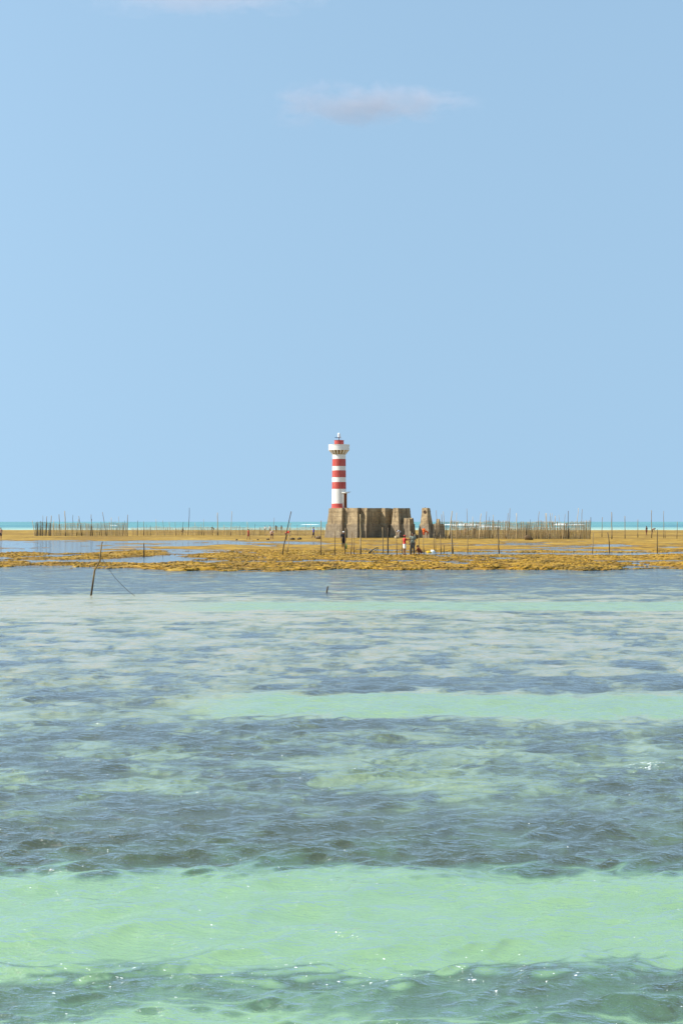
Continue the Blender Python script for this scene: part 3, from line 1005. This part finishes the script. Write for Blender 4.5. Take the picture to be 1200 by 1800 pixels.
stake(876.5, 974, 914, 'tall bent stake in front of the wattle fence', None, 2.2, 875.5, 'wood_dark', [(0, 0), (0.4, -0.5), (0.6, -1.8), (1, -0.6)])
stake(1071, 971.5, 936, 'kinked dark stake on the open reef past the fence end', None, 2.4, 1067.5, 'wood_dark', [(0, 0), (0.7, -1.2), (1, -3.4)])
stake(1155, 972, 930, 'straight dark stake beside the widest tide pool', None, 2.0, 1155, 'wood_dark')
stake(569, 976, 971, 'stub of a stake at the foot of a thin stake', None, 1.6, 569, 'wood_dark', name='stake_stub')
stake(780.5, 974, 958, 'knee high stub of a stake between taller stakes', None, 1.8, 780.5, 'wood_dark', name='stake_stub')
SG = 'small stubs in the tide pools'
for px, py, ty in ((1008, 972, 967.5), (970, 972, 970)):
    stake(px, py, ty, 'tiny stake stub sticking out of a tide pool', SG, 1.4, px, 'wood_dark', name='stake_stub')
OG = 'thin stakes on the far reef past the wattle fence'
for px, py, ty, w in ((1057.5, 944, 909, 1.4), (1074.7, 947.5, 900, 2.0), (1098, 947, 907, 1.6), (1120.5, 945, 913, 1.5), (1145, 946, 897, 1.7),
                      (1166, 946, 898, 1.2), (1168.5, 946, 932, 1.2), (1189.5, 947, 917, 1.3)):
    stake(px, py, ty, 'thin stake on the far reef past the end of the wattle fence', OG, w, px + random.uniform(-0.8, 0.8))


# ------------------------------------------------------------------ fish-trap fences
def wattle(x0, y0, x1, y1, hfun, spacing, parent, mat, seed, name='wattle_panel', rails=6, r=0.012):
    """a screen of thin upright sticks tied to a few cross sticks"""
    rr = random.Random(seed)
    m = MB()
    L = math.hypot(x1 - x0, y1 - y0); n = max(2, int(L / spacing))
    ox, oy, _ = parent.location
    for i in range(n):
        t = (i + rr.random()) / n
        if rr.random() < 0.06: continue
        x = x0 + (x1 - x0) * t - ox; y = y0 + (y1 - y0) * t - oy + rr.uniform(-0.03, 0.03)
        gz = ground(x + ox, y + oy) - 0.12
        h = hfun(x0 + (x1 - x0) * t) * rr.uniform(0.90, 1.04)
        lean = rr.uniform(-0.05, 0.05) * h
        q = rr.uniform(0.7, 1.4) * r
        m.tube([(x, y, gz), (x + lean * 0.4 + rr.uniform(-0.02, 0.02), y, gz + h * 0.5), (x + lean, y, gz + h)], [q * 1.2, q * 1.1, q * 0.7], 4)
    for k in range(rails):
        f = (k + 0.6) / rails
        pts = []
        for i in range(int(L / 0.9) + 2):
            t = min(1, i * 0.9 / L)
            X = x0 + (x1 - x0) * t; Yy = y0 + (y1 - y0) * t
            pts.append((X - ox, Yy - oy - 0.035, ground(X, Yy) + hfun(X) * f * 0.96 + rr.uniform(-0.05, 0.05)))
        m.tube(pts, 0.016, 4)
    o = m.build(name, mat, parent)
    o['kind'] = 'stuff'
    return o


def fence(name, label, yrow, posts, panels, bury=0.3):
    """posts: (photo column, top row, width px); panels: (col0, col1, top row fn, spacing, mat)"""
    Y = (CAM_H - 0.10) * F / (yrow - HZ)
    xs = [(p[0] - 600) / F * Y for p in posts]
    E = empty(name, (sum(xs) / len(xs), Y, 0))
    sc = Y / F
    for i, (px, ty, w) in enumerate(posts):
        x = (px - 600) * sc; dy = random.uniform(-0.5, 0.5)
        g = ground(x, Y + dy)
        h = (CAM_H - (ty - HZ) * sc) - g
        SEED[0] += 1
        m = stake_mesh(h, max(0.026, 0.31 * w * sc), random.gauss(0, 0.065) * h, SEED[0])
        m.build('post', M[random.choice(['wood', 'wood', 'wood_dark', 'wattle', 'wood_pale'])], E, True, 0, (x - E.location.x, dy, g))
    for i, (c0, c1, top, spc, mat, r) in enumerate(panels):
        nseg = max(1, int(abs(c1 - c0) / 45))
        for k in range(nseg):
            a = (c0 + (c1 - c0) * k / nseg - 600) * sc; b = (c0 + (c1 - c0) * (k + 1) / nseg - 600) * sc
            wattle(a, Y + 0.25 * (k % 2), b, Y + 0.25 * (k % 2), lambda X, t=top: (CAM_H - (t - HZ) * sc) - 0.02 + 0.30 + 0.12 * math.sin(X * 0.8) + 0.07 * math.sin(X * 2.3 + 1), spc, E, M[mat], 500 + i * 31 + k, r=r)
    tag(E, label, 'fence')
    return E


c5 = lambda X, T, w=1.7: (740 + X / 5, 880 + T / 5, w)
c6 = lambda X, T, w=1.7: (960 + X / 5, 880 + T / 5, w)
posts = [c5(*p) for p in ((135, 85), (150, 160, 2.4), (192, 120, 2.2), (213, 95), (240, 90, 3.2), (303, 105, 1.3), (410, 70), (457, 140, 1.4), (505, 115, 2.2),
                          (565, 95), (603, 140, 1.3), (622, 125), (660, 190, 1.3), (745, 110), (770, 65), (838, 110, 2.2), (925, 190, 2.0), (960, 165, 1.3),
                          (1010, 95), (1030, 200, 1.3), (1105, 110, 2.2), (1127, 110, 1.4), (1175, 135, 1.3))]
posts += [c6(*p) for p in ((5, 110), (25, 110, 1.3), (75, 130, 1.3), (128, 125, 1.3), (145, 120, 1.3), (190, 90, 2.4), (255, 65), (293, 75), (378, 145, 2.4))]
fence('wattle_fence', 'tall dense tan wattle fence on the reef beside the ruined piers', 947.5, posts,
      [(762, 792, 921, 0.065, 'wattle_grey', 0.024), (792, 1037, 919.5, 0.036, 'wattle', 0.020), (800, 1000, 931, 0.11, 'wattle', 0.018)])
c2 = lambda X, T, w=1.5: (X / 4, 880 + T / 4, w)
c3 = lambda X, T, w=1.4: (300 + X / 4, 880 + T / 4, w)
posts = [c2(*p) for p in ((245, 140, 2.0), (280, 165), (297, 105, 1.2), (322, 110, 2.4), (352, 105, 2.6), (373, 140, 2.2), (420, 95, 2.2), (465, 72, 2.8), (508, 100),
                          (540, 130, 2.2), (575, 108, 2.0), (615, 160), (637, 130, 1.8), (652, 98, 2.0), (700, 150), (717, 155), (750, 80, 1.7), (787, 120),
                          (812, 140, 1.2), (842, 112, 1.2), (865, 140, 1.2), (892, 98, 2.2))]
fence('fish_trap_fence', 'see-through stick fence with a grey corner standing before the sea', 942.5, posts,
      [(61, 90, 920.5, 0.07, 'wattle_grey', 0.03), (90, 225, 922, 0.06, 'wattle', 0.019)])
posts = [c2(*p) for p in ((965, 140), (1010, 145), (1040, 170, 1.0), (1058, 175), (1103, 130), (1155, 140, 1.2), (1195, 150, 1.2))]
posts += [c3(*p) for p in ((35, 150, 1.2), (80, 150), (122, 50, 1.8), (172, 155), (220, 165), (233, 130, 1.2), (295, 175), (333, 85, 2.6), (380, 170), (422, 75, 1.6), (485, 175),
                           (545, 150), (583, 165, 1.2), (625, 185, 1.2), (672, 170), (722, 120, 1.2), (890, 170, 1.2), (945, 160, 1.2), (985, 165))]
fence('low_fence', 'long sparse fence of thin posts and low netting before the sea', 942.0, posts,
      [(230, 570, 929.5, 0.065, 'wattle', 0.017)])


# ------------------------------------------------------------------ people
def remeshed(m, name, mat, parent, voxel=0.024, extra=None, smooth=2):
    o = m.build(name, None, parent)
    md = o.modifiers.new('r', 'REMESH'); md.mode = 'VOXEL'; md.voxel_size = voxel
    sm = o.modifiers.new('s', 'SMOOTH'); sm.iterations = smooth; sm.factor = 0.5
    dg = bpy.context.evaluated_depsgraph_get()
    ev = o.evaluated_get(dg)
    me = bpy.data.meshes.new_from_object(ev)
    o.modifiers.clear()
    if extra and extra.v:
        bm = bmesh.new(); bm.from_mesh(me)
        em = bpy.data.meshes.new('x'); em.from_pydata(extra.v, [], extra.f); bm.from_mesh(em)
        bm.to_mesh(me); bm.free(); bpy.data.meshes.remove(em)
    old = o.data; o.data = me; bpy.data.meshes.remove(old)
    me.name = name
    me.shade_smooth()
    me.materials.clear(); me.materials.append(mat)
    return o


def pose_joints(pose):
    """joints in metres for a 1.70 m adult; +Y is where the person faces"""
    V = Vector
    j = {}
    if pose in ('stand', 'walk', 'reach', 'carry', 'back'):
        j['pel'] = V((0, 0, 0.92)); j['waist'] = V((0, 0.01, 1.06)); j['chest'] = V((0, 0.0, 1.27)); j['neck'] = V((0, 0.01, 1.44)); j['head'] = V((0, 0.03, 1.585))
        st = 0.22 if pose == 'walk' else 0.03
        for s, n in ((-1, 'L'), (1, 'R')):
            d = st * s
            j['hip' + n] = V((0.09 * s, 0, 0.90)); j['knee' + n] = V((0.10 * s, 0.55 * d + 0.03, 0.49)); j['ank' + n] = V((0.105 * s, d - 0.02, 0.08))
            j['toe' + n] = V((0.12 * s, d + 0.14, 0.035))
            j['sh' + n] = V((0.185 * s, -0.005, 1.40))
            if pose == 'reach':
                j['el' + n] = V((0.20 * s, 0.24, 1.27)); j['wr' + n] = V((0.12 * s, 0.46, 1.40))
            elif pose == 'carry' and s > 0:
                j['el' + n] = V((0.26 * s, -0.02, 1.13)); j['wr' + n] = V((0.27 * s, 0.08, 0.88))
            else:
                j['el' + n] = V((0.24 * s, -0.03 - d * 0.4, 1.13)); j['wr' + n] = V((0.23 * s, 0.08 - d * 0.8, 0.90))
    elif pose == 'bend':
        j['pel'] = V((0, -0.12, 0.86)); j['waist'] = V((0, 0.02, 0.97)); j['chest'] = V((0, 0.20, 1.07)); j['neck'] = V((0, 0.36, 1.12)); j['head'] = V((0, 0.50, 1.13))
        for s, n in ((-1, 'L'), (1, 'R')):
            j['hip' + n] = V((0.09 * s, -0.12, 0.84)); j['knee' + n] = V((0.13 * s, 0.04, 0.47)); j['ank' + n] = V((0.14 * s, -0.06, 0.08)); j['toe' + n] = V((0.16 * s, 0.10, 0.035))
            j['sh' + n] = V((0.185 * s, 0.32, 1.08)); j['el' + n] = V((0.20 * s, 0.37, 0.80)); j['wr' + n] = V((0.12 * s, 0.46, 0.57))
    elif pose == 'squat':
        j['pel'] = V((0, -0.18, 0.24)); j['waist'] = V((0, -0.10, 0.36)); j['chest'] = V((0, 0.04, 0.52)); j['neck'] = V((0, 0.14, 0.67)); j['head'] = V((0, 0.21, 0.80))
        for s, n in ((-1, 'L'), (1, 'R')):
            j['hip' + n] = V((0.09 * s, -0.17, 0.23)); j['knee' + n] = V((0.20 * s, 0.21, 0.46)); j['ank' + n] = V((0.16 * s, 0.03, 0.08)); j['toe' + n] = V((0.18 * s, 0.19, 0.035))
            j['sh' + n] = V((0.18 * s, 0.10, 0.62)); j['el' + n] = V((0.24 * s, 0.30, 0.44)); j['wr' + n] = V((0.12 * s, 0.46, 0.28))
    return j


SKIN = [mat_plain('skin_brown', (0.22, 0.105, 0.055), (0.18, 0.08, 0.042), 5, 0.5), mat_plain('skin_tan', (0.36, 0.20, 0.12), (0.30, 0.16, 0.09), 5, 0.5)]
HAIR = mat_plain('dark_hair', (0.018, 0.013, 0.010), (0.03, 0.02, 0.015), 20, 0.6)
CLOTH = {}


def cloth(c):
    if c not in CLOTH: CLOTH[c] = mat_cloth('cloth_%d' % len(CLOTH), c)
    return CLOTH[c]


def person(px, py, hp, pose, heading, label, shirt=None, trousers=(0.03, 0.03, 0.04), short=True, hat=None, skin=0, sleeves=True, brim=False, bag=None, hair=True, scale=None, yy=None):
    x, y, z = spot(px, py)
    if yy: y = yy; x = (px - 600) / F * y
    z = max(ground(x, y), -0.12)
    P = empty('person', (x, y, z), heading)
    full = {'stand': 1.70, 'walk': 1.70, 'reach': 1.70, 'carry': 1.70, 'bend': 1.25, 'squat': 0.93}[pose]
    sc = scale or min(1.14, max(0.92, 1.06 * hp * y / F / full))
    P.scale = (sc, sc, sc)
    j = pose_joints(pose)
    m = MB()
    up = (j['neck'] - j['pel']).normalized()
    rot = up.to_track_quat('Z', 'Y').to_matrix()
    # trunk
    m.ball(j['pel'], (0.165, 0.115, 0.13), 12, 8); m.ball(j['waist'], (0.14, 0.10, 0.15), 12, 8, rot)
    m.ball(j['chest'], (0.17, 0.115, 0.21), 12, 8, rot)
    m.tube([j['chest'] + up * 0.08, j['neck'], j['head']], [0.075, 0.056, 0.055], 8)
    # head with jaw, nose, ears
    fwd = Vector((0, 1, 0))
    hd = j['head']
    m.ball(hd + Vector((0, -0.005, 0.02)), (0.076, 0.096, 0.105), 12, 9)
    m.ball(hd + Vector((0, 0.03, -0.055)), (0.056, 0.062, 0.060), 10, 7)
    ex = MB()
    ex.ball(hd + Vector((0, 0.103, -0.015)), (0.014, 0.022, 0.026), 6, 5)
    for s in (-1, 1): ex.ball(hd + Vector((0.078 * s, -0.01, -0.005)), (0.010, 0.020, 0.032), 6, 5)
    for s, n in ((-1, 'L'), (1, 'R')):
        hip, kn, an, to = j['hip' + n], j['knee' + n], j['ank' + n], j['toe' + n]
        m.tube([hip, hip.lerp(kn, 0.35), kn, kn.lerp(an, 0.35), an], [0.088, 0.082, 0.056, 0.055, 0.038], 9)
        m.ball(hip, 0.09); m.ball(kn, 0.057); m.ball(an, 0.042)
        m.tube([an + Vector((0, -0.035, -0.045)), an.lerp(to, 0.5) + Vector((0, 0, -0.012)), to], [(0.038, 0.034), (0.042, 0.034), (0.036, 0.024)], 8)
        sh, el, wr = j['sh' + n], j['el' + n], j['wr' + n]
        m.tube([j['chest'] + up * 0.12, sh], [0.07, 0.062], 8); m.ball(sh, 0.062)
        m.tube([sh, sh.lerp(el, 0.4), el, el.lerp(wr, 0.3), wr], [0.054, 0.050, 0.039, 0.040, 0.027], 8); m.ball(el, 0.040)
        d = (wr - el).normalized(); side = d.cross(Vector((0, 0, 1)) if abs(d.z) < 0.8 else Vector((0, 1, 0))).normalized()
        palm = wr + d * 0.055
        m.tube([wr, palm, wr + d * 0.095], [0.028, (0.040, 0.020), (0.036, 0.017)], 8)
        nrm = d.cross(side)
        for q, ln in enumerate((0.058, 0.070, 0.066, 0.050)):
            b0 = wr + d * 0.088 + side * (0.027 - 0.018 * q)
            ex.tube([b0, b0 + d * ln * 0.55 + nrm * 0.006, b0 + d * ln * 0.85 + nrm * 0.022], [0.0095, 0.009, 0.007], 5)
        tb = wr + d * 0.035 + side * 0.030
        ex.tube([tb, tb + side * 0.026 + d * 0.022, tb + side * 0.030 + d * 0.052], [0.012, 0.010, 0.008], 5)
    remeshed(m, 'body', SKIN[skin], P, 0.026, ex)
    if shirt:
        g = MB()
        g.ball(j['waist'], (0.165, 0.125, 0.16), 12, 8, rot); g.ball(j['chest'], (0.192, 0.138, 0.20), 12, 8, rot)
        g.ball(j['pel'] + up * 0.06, (0.185, 0.138, 0.10), 12, 8, rot)
        for s, n in ((-1, 'L'), (1, 'R')):
            sh, el, wr = j['sh' + n], j['el' + n], j['wr' + n]
            g.tube([j['chest'] + up * 0.12, sh], [0.085, 0.080], 8); g.ball(sh, 0.078)
            g.tube([sh, sh.lerp(el, 0.75)] if sleeves != 'long' else [sh, el, wr], [0.076, 0.068] if sleeves != 'long' else [0.076, 0.058, 0.044], 8)
        remeshed(g, 'shirt', cloth(shirt), P, 0.028)
    if trousers:
        g = MB()
        g.ball(j['pel'], (0.182, 0.132, 0.125), 12, 8)
        for s, n in ((-1, 'L'), (1, 'R')):
            hip, kn, an = j['hip' + n], j['knee' + n], j['ank' + n]
            g.ball(hip, 0.105)
            if short: g.tube([hip, hip.lerp(kn, 0.45), hip.lerp(kn, 0.86)], [0.104, 0.100, 0.088], 9)
            else:
                g.tube([hip, hip.lerp(kn, 0.45), kn, kn.lerp(an, 0.9)], [0.104, 0.098, 0.075, 0.062], 9); g.ball(kn, 0.075)
        remeshed(g, 'shorts' if short else 'trousers', cloth(trousers), P, 0.028)
    if hair:
        g = MB(); g.ball(hd + Vector((0, -0.022, 0.045)), (0.088, 0.100, 0.098), 12, 8)
        remeshed(g, 'hair', HAIR, P, 0.02)
    if hat:
        g = MB()
        g.ball(hd + Vector((0, -0.005, 0.070)), (0.096, 0.112, 0.085), 14, 8)
        if brim: g.tube([hd + Vector((0, 0, 0.055)), hd + Vector((0, 0, 0.068))], [0.22, 0.15], 16)
        else: g.ball(hd + Vector((0, 0.11, 0.062)), (0.07, 0.085, 0.014), 10, 6)
        g.build('hat', cloth(hat), P, True)
    tag(P, label, 'person')
    return P, j, sc


WHITE = (0.72, 0.71, 0.68)
BLACK = (0.018, 0.018, 0.022)
person(1.5, 948, 23, 'stand', R(160), 'shirtless person in dark shorts on the reef away from the fences', None, (0.05, 0.04, 0.04), True, None, 1)
person(436.5, 948.3, 17, 'walk', R(-75), 'person in a dark red shirt walking on the reef flat', (0.48, 0.04, 0.03), (0.24, 0.05, 0.04), True)
person(478, 948.5, 18, 'bend', R(180), 'person in a pale pink top and sun hat stooping over dark rocks', (0.80, 0.58, 0.54), (0.05, 0.025, 0.025), True, (0.70, 0.52, 0.45), 1, True, True)
person(503.5, 948, 15, 'bend', R(-90), 'person in a bright red shirt stooping beyond the leaning stake', (0.70, 0.05, 0.03), (0.03, 0.02, 0.025), True)
person(551, 945.5, 17.5, 'walk', R(90), 'person in a royal blue shirt beside the platform', (0.06, 0.085, 0.55), (0.03, 0.025, 0.06), False)
person(466, 937, 12, 'stand', R(150), 'far figure in a light grey top at the sea edge', (0.55, 0.55, 0.55), (0.10, 0.10, 0.12))
person(474.5, 937, 12.5, 'stand', R(200), 'far figure in a white shirt at the sea edge', WHITE, (0.12, 0.12, 0.14))
person(485, 936.5, 13, 'stand', R(20), 'far figure in dark brown clothes beyond the low fence', (0.10, 0.065, 0.04), (0.05, 0.04, 0.03))
person(494.5, 936.5, 13.5, 'walk', R(60), 'far figure in a tan shirt beyond the low fence', (0.26, 0.18, 0.11), (0.09, 0.07, 0.05))
person(375, 936, 12.5, 'bend', R(90), 'far figure stooping beyond the tallest dark fence post', (0.09, 0.07, 0.03), (0.05, 0.04, 0.02))
person(320.5, 935.5, 10, 'squat', R(-60), 'far figure crouching beyond the sparse fence', (0.14, 0.11, 0.04), (0.05, 0.04, 0.02))
person(603.5, 964, 28, 'carry', R(-170), 'person in black with a white cap before the platform', BLACK, (0.016, 0.016, 0.02), False, WHITE)
person(702.5, 945.6, 21, 'bend', R(100), 'person in a pale shirt leaning at the foot of the ruined pier', (0.50, 0.47, 0.48), (0.08, 0.07, 0.08), False, yy=247.6)
pr, pj, ps = person(710.5, 975.5, 32.5, 'reach', R(-72), 'person in a red shirt and white shorts reaching out both arms', (0.55, 0.055, 0.050), WHITE, True, (0.50, 0.07, 0.05), 0)
person(725, 975.5, 37, 'stand', R(165), 'person in a grey green shirt and long grey trousers', (0.20, 0.235, 0.20), (0.10, 0.105, 0.10), False, None, 0)
person(737, 975, 15.5, 'squat', R(80), 'person in a rust red shirt squatting beside the bags', (0.30, 0.075, 0.035), (0.16, 0.06, 0.03), True, None, 0)
person(744.5, 945.6, 20, 'stand', R(-30), 'person in a bright orange shirt and white cap by the lone pier', (0.78, 0.13, 0.02), (0.45, 0.10, 0.05), True, WHITE, 1, yy=247.5)
person(750.5, 945.6, 19, 'bend', R(90), 'person in an orange shirt stooping by the lone pier', (0.70, 0.15, 0.05), (0.35, 0.10, 0.06), True, None, 0, yy=247.8)
person(834, 947, 20, 'stand', R(30), 'person in dark brown behind the wattle fence', (0.12, 0.055, 0.03), (0.06, 0.03, 0.02), False, yy=247.0)
person(806.5, 946.3, 16, 'bend', R(180), 'stooping person in a white shirt and sun hat at the wattle fence', (0.70, 0.60, 0.55), (0.20, 0.13, 0.10), True, WHITE, 1, True, True, yy=246.2)
person(817.5, 946.3, 17, 'stand', R(160), 'person in a peach shirt at the wattle fence', (0.60, 0.33, 0.20), (0.18, 0.12, 0.08), True, None, 1, yy=246.4)
person(1136, 941, 19, 'stand', R(40), 'shirtless person in red shorts on the far reef past the fence', None, (0.22, 0.06, 0.04), True, None, 0)
person(1146.5, 939.5, 17, 'bend', R(-100), 'stooping person in brown on the far reef past the fence', (0.24, 0.12, 0.06), (0.10, 0.06, 0.04), True)

# stick held by the person in red
hands = pr.matrix_basis @ ((pj['wrL'] + pj['wrR']) / 2 + Vector((0, 0.07, 0.02)))
st = MB().tube([(0, 0, -0.32), (0, 0, 0), (0.02, 0, 0.22)], [0.016, 0.016, 0.014], 6).build('hand_stick', M['wood_pale'], None, True, 0, hands)
st.rotation_euler = (0, R(20), 0)
tag(st, 'short pale stick held by the person in the red shirt', 'stick')


# ------------------------------------------------------------------ rocks, bags, odds and ends
def lump(name, px, py, wpx, hpx, mat, label, cat, seed, group=None, depth=0.7, n=2, sink=0.25):
    x, y, z = spot(px, py); sc = y / F
    w, h = wpx * sc / 2, hpx * sc
    bm = bmesh.new(); bmesh.ops.create_icosphere(bm, subdivisions=3, radius=1)
    rr = random.Random(seed); o3 = [rr.uniform(0, 50) for _ in range(3)]
    for v in bm.verts:
        c = v.co
        k = 1 + 0.30 * float(fbm(np.array([c.x * 1.3 + o3[0] + c.z]), np.array([c.y * 1.3 + o3[1] - c.z * 0.7]), 5, 3)[0]) \
            + 0.12 * float(fbm(np.array([c.x * 4 + o3[2] + 2 * c.z]), np.array([c.y * 4 - c.z * 3]), 9, 2)[0])
        v.co = Vector((c.x * w * k, c.y * w * depth * k, (c.z * 0.5 + 0.5 - sink) * h * k / (1 - sink)))
    me = bpy.data.meshes.new(name); bm.to_mesh(me); bm.free()
    if mat in ('rock',): pass
    me.shade_smooth()
    me.materials.append(M[mat] if isinstance(mat, str) else mat)
    o = bpy.data.objects.new(name, me); COL.objects.link(o); o.location = (x, y, z)
    return tag(o, label, cat, group)


RKG = 'dark rocks along the far pool'
for i, (px, py, w, h) in enumerate(((471, 949, 6, 2.6), (513.5, 948.6, 9, 3.2), (526.5, 948.4, 8, 4), (416, 949.5, 4, 2), (453, 949.5, 4, 2))):
    lump('rock', px, py, w, h, 'rock', 'low dark rock lying by the far tide pool', 'rock', 40 + i, RKG)
lump('sack', 559, 947.5, 10, 6, mat_plain('brown_sack', (0.20, 0.13, 0.07), (0.10, 0.07, 0.04), 4), 'brown sack on the reef by the person in blue', 'sack', 60)
lump('catch_basket_heap', 730, 947, 9, 8, 'rock', 'dark heap of gear between the two ruined piers', 'heap', 61)
lump('weed_heap', 928.5, 949, 15, 8, mat_plain('dark_weed', (0.16, 0.095, 0.035), (0.07, 0.04, 0.015), 4), 'dark brown weed heap against the wattle fence', 'heap', 62)
lump('bag', 753.5, 972.8, 9, 4.5, mat_cloth('yellow_bag', (0.72, 0.42, 0.03)), 'bright yellow bag lying by the squatting person', 'bag', 63)
lump('bag', 760, 972.4, 8.5, 6, mat_cloth('white_bag', (0.78, 0.77, 0.70)), 'white bag lying beside the yellow bag', 'bag', 64)
lump('bag', 608, 965, 3.2, 9, mat_cloth('green_bag', (0.16, 0.22, 0.05)), 'green bag on the reef beside the person in black', 'bag', 65)
lump('net_heap', 697, 946.5, 8, 5, mat_cloth('pale_net', (0.40, 0.32, 0.20)), 'pale net heaped at the foot of the platform', 'net', 66)
for (ax, ay, bx, by, lb) in ((642, 966, 658, 974, 'long pale pole lying flat on the reef before the platform'), (648, 973, 664, 963.5, 'second pale pole lying crosswise on the reef before the platform')):
    a = Vector(spot(ax, ay)); b2 = Vector(spot(bx, by))
    o = MB().tube([(0, 0, 0.10), (b2 - a) * 0.5 + Vector((0, 0, 0.14)), (b2 - a) + Vector((0, 0, 0.10))], [0.06, 0.055, 0.045], 7).build('lying_pole', M['wood_pale'], None, True, 0, a)
    tag(o, lb, 'pole')


# ------------------------------------------------------------------ clouds
def mat_cloud(name, dens, w, h, d):
    g = N(name)
    for n in list(g.n):
        if n.type == 'BSDF_PRINCIPLED': g.n.remove(n)
    tc = g.new('ShaderNodeTexCoord')
    mp = g.new('ShaderNodeMapping'); mp.inputs['Scale'].default_value = (1 / 110, 1 / 110, 1 / 60)
    g.link(tc.outputs['Object'], mp.inputs['Vector'])
    nz = g.noise(mp.outputs[0], 1.0, 5, 0.6, 0.5)
    nrm = g.new('ShaderNodeMapping'); nrm.inputs['Scale'].default_value = (1 / w, 1 / d, 1 / h)
    g.link(tc.outputs['Object'], nrm.inputs['Vector'])
    sx = g.new('ShaderNodeSeparateXYZ'); g.link(nrm.outputs[0], sx.inputs[0])
    cb = g.new('ShaderNodeCombineXYZ'); g.link(sx.outputs[0], cb.inputs[0]); g.link(sx.outputs[1], cb.inputs[1])
    g.link(g.math('MULTIPLY', sx.outputs[2], g.math('ADD', g.math('MULTIPLY', sx.outputs[0], 0.8), 1.25)), cb.inputs[2])   # tapers to one end
    ln = g.new('ShaderNodeVectorMath', operation='LENGTH'); g.link(cb.outputs[0], ln.inputs[0])
    fall = g.math('SUBTRACT', 1.0, ln.outputs['Value'], True)
    den = g.math('SUBTRACT', g.math('ADD', fall, g.math('MULTIPLY', g.math('SUBTRACT', nz, 0.5), 2.0)), 0.22, True)
    den = g.math('MULTIPLY', g.math('MULTIPLY', den, g.math('MULTIPLY', fall, 3.0, True)), dens)
    v = g.new('ShaderNodeVolumePrincipled')
    v.inputs['Color'].default_value = (0.83, 0.79, 0.85, 1)
    g.link(den, v.inputs['Density'])
    g.link(v.outputs[0], g.o.inputs['Volume'])
    return g.m


def cloud(px, py, wpx, hpx, dist, dens, label, seed):
    x, y, z = at(px, py, dist); sc = dist / F
    w, h, d = wpx * sc / 2, hpx * sc / 2, wpx * sc * 0.22
    bm = bmesh.new(); bmesh.ops.create_icosphere(bm, subdivisions=4, radius=1)
    for v in bm.verts:
        c = v.co
        k = 1 + 0.10 * float(fbm(np.array([c.x * 2 + seed + c.z]), np.array([c.y * 2 + c.z]), seed, 3)[0])
        v.co = Vector((c.x * w * k, c.y * d * k, c.z * h * k))
    me = bpy.data.meshes.new('cloud'); bm.to_mesh(me); bm.free()
    me.materials.append(mat_cloud('cloud_vapour', dens, w, h, d))
    o = bpy.data.objects.new('cloud', me); COL.objects.link(o); o.location = (x, y, z)
    tag(o, label, 'cloud')


cloud(655, 184, 450, 100, 5000, 0.0095, 'small faint lilac cloud drifting alone in the blue sky', 3)
cloud(380, -8, 560, 64, 5000, 0.007, 'thin wisp of cloud high above the small lilac cloud', 8)
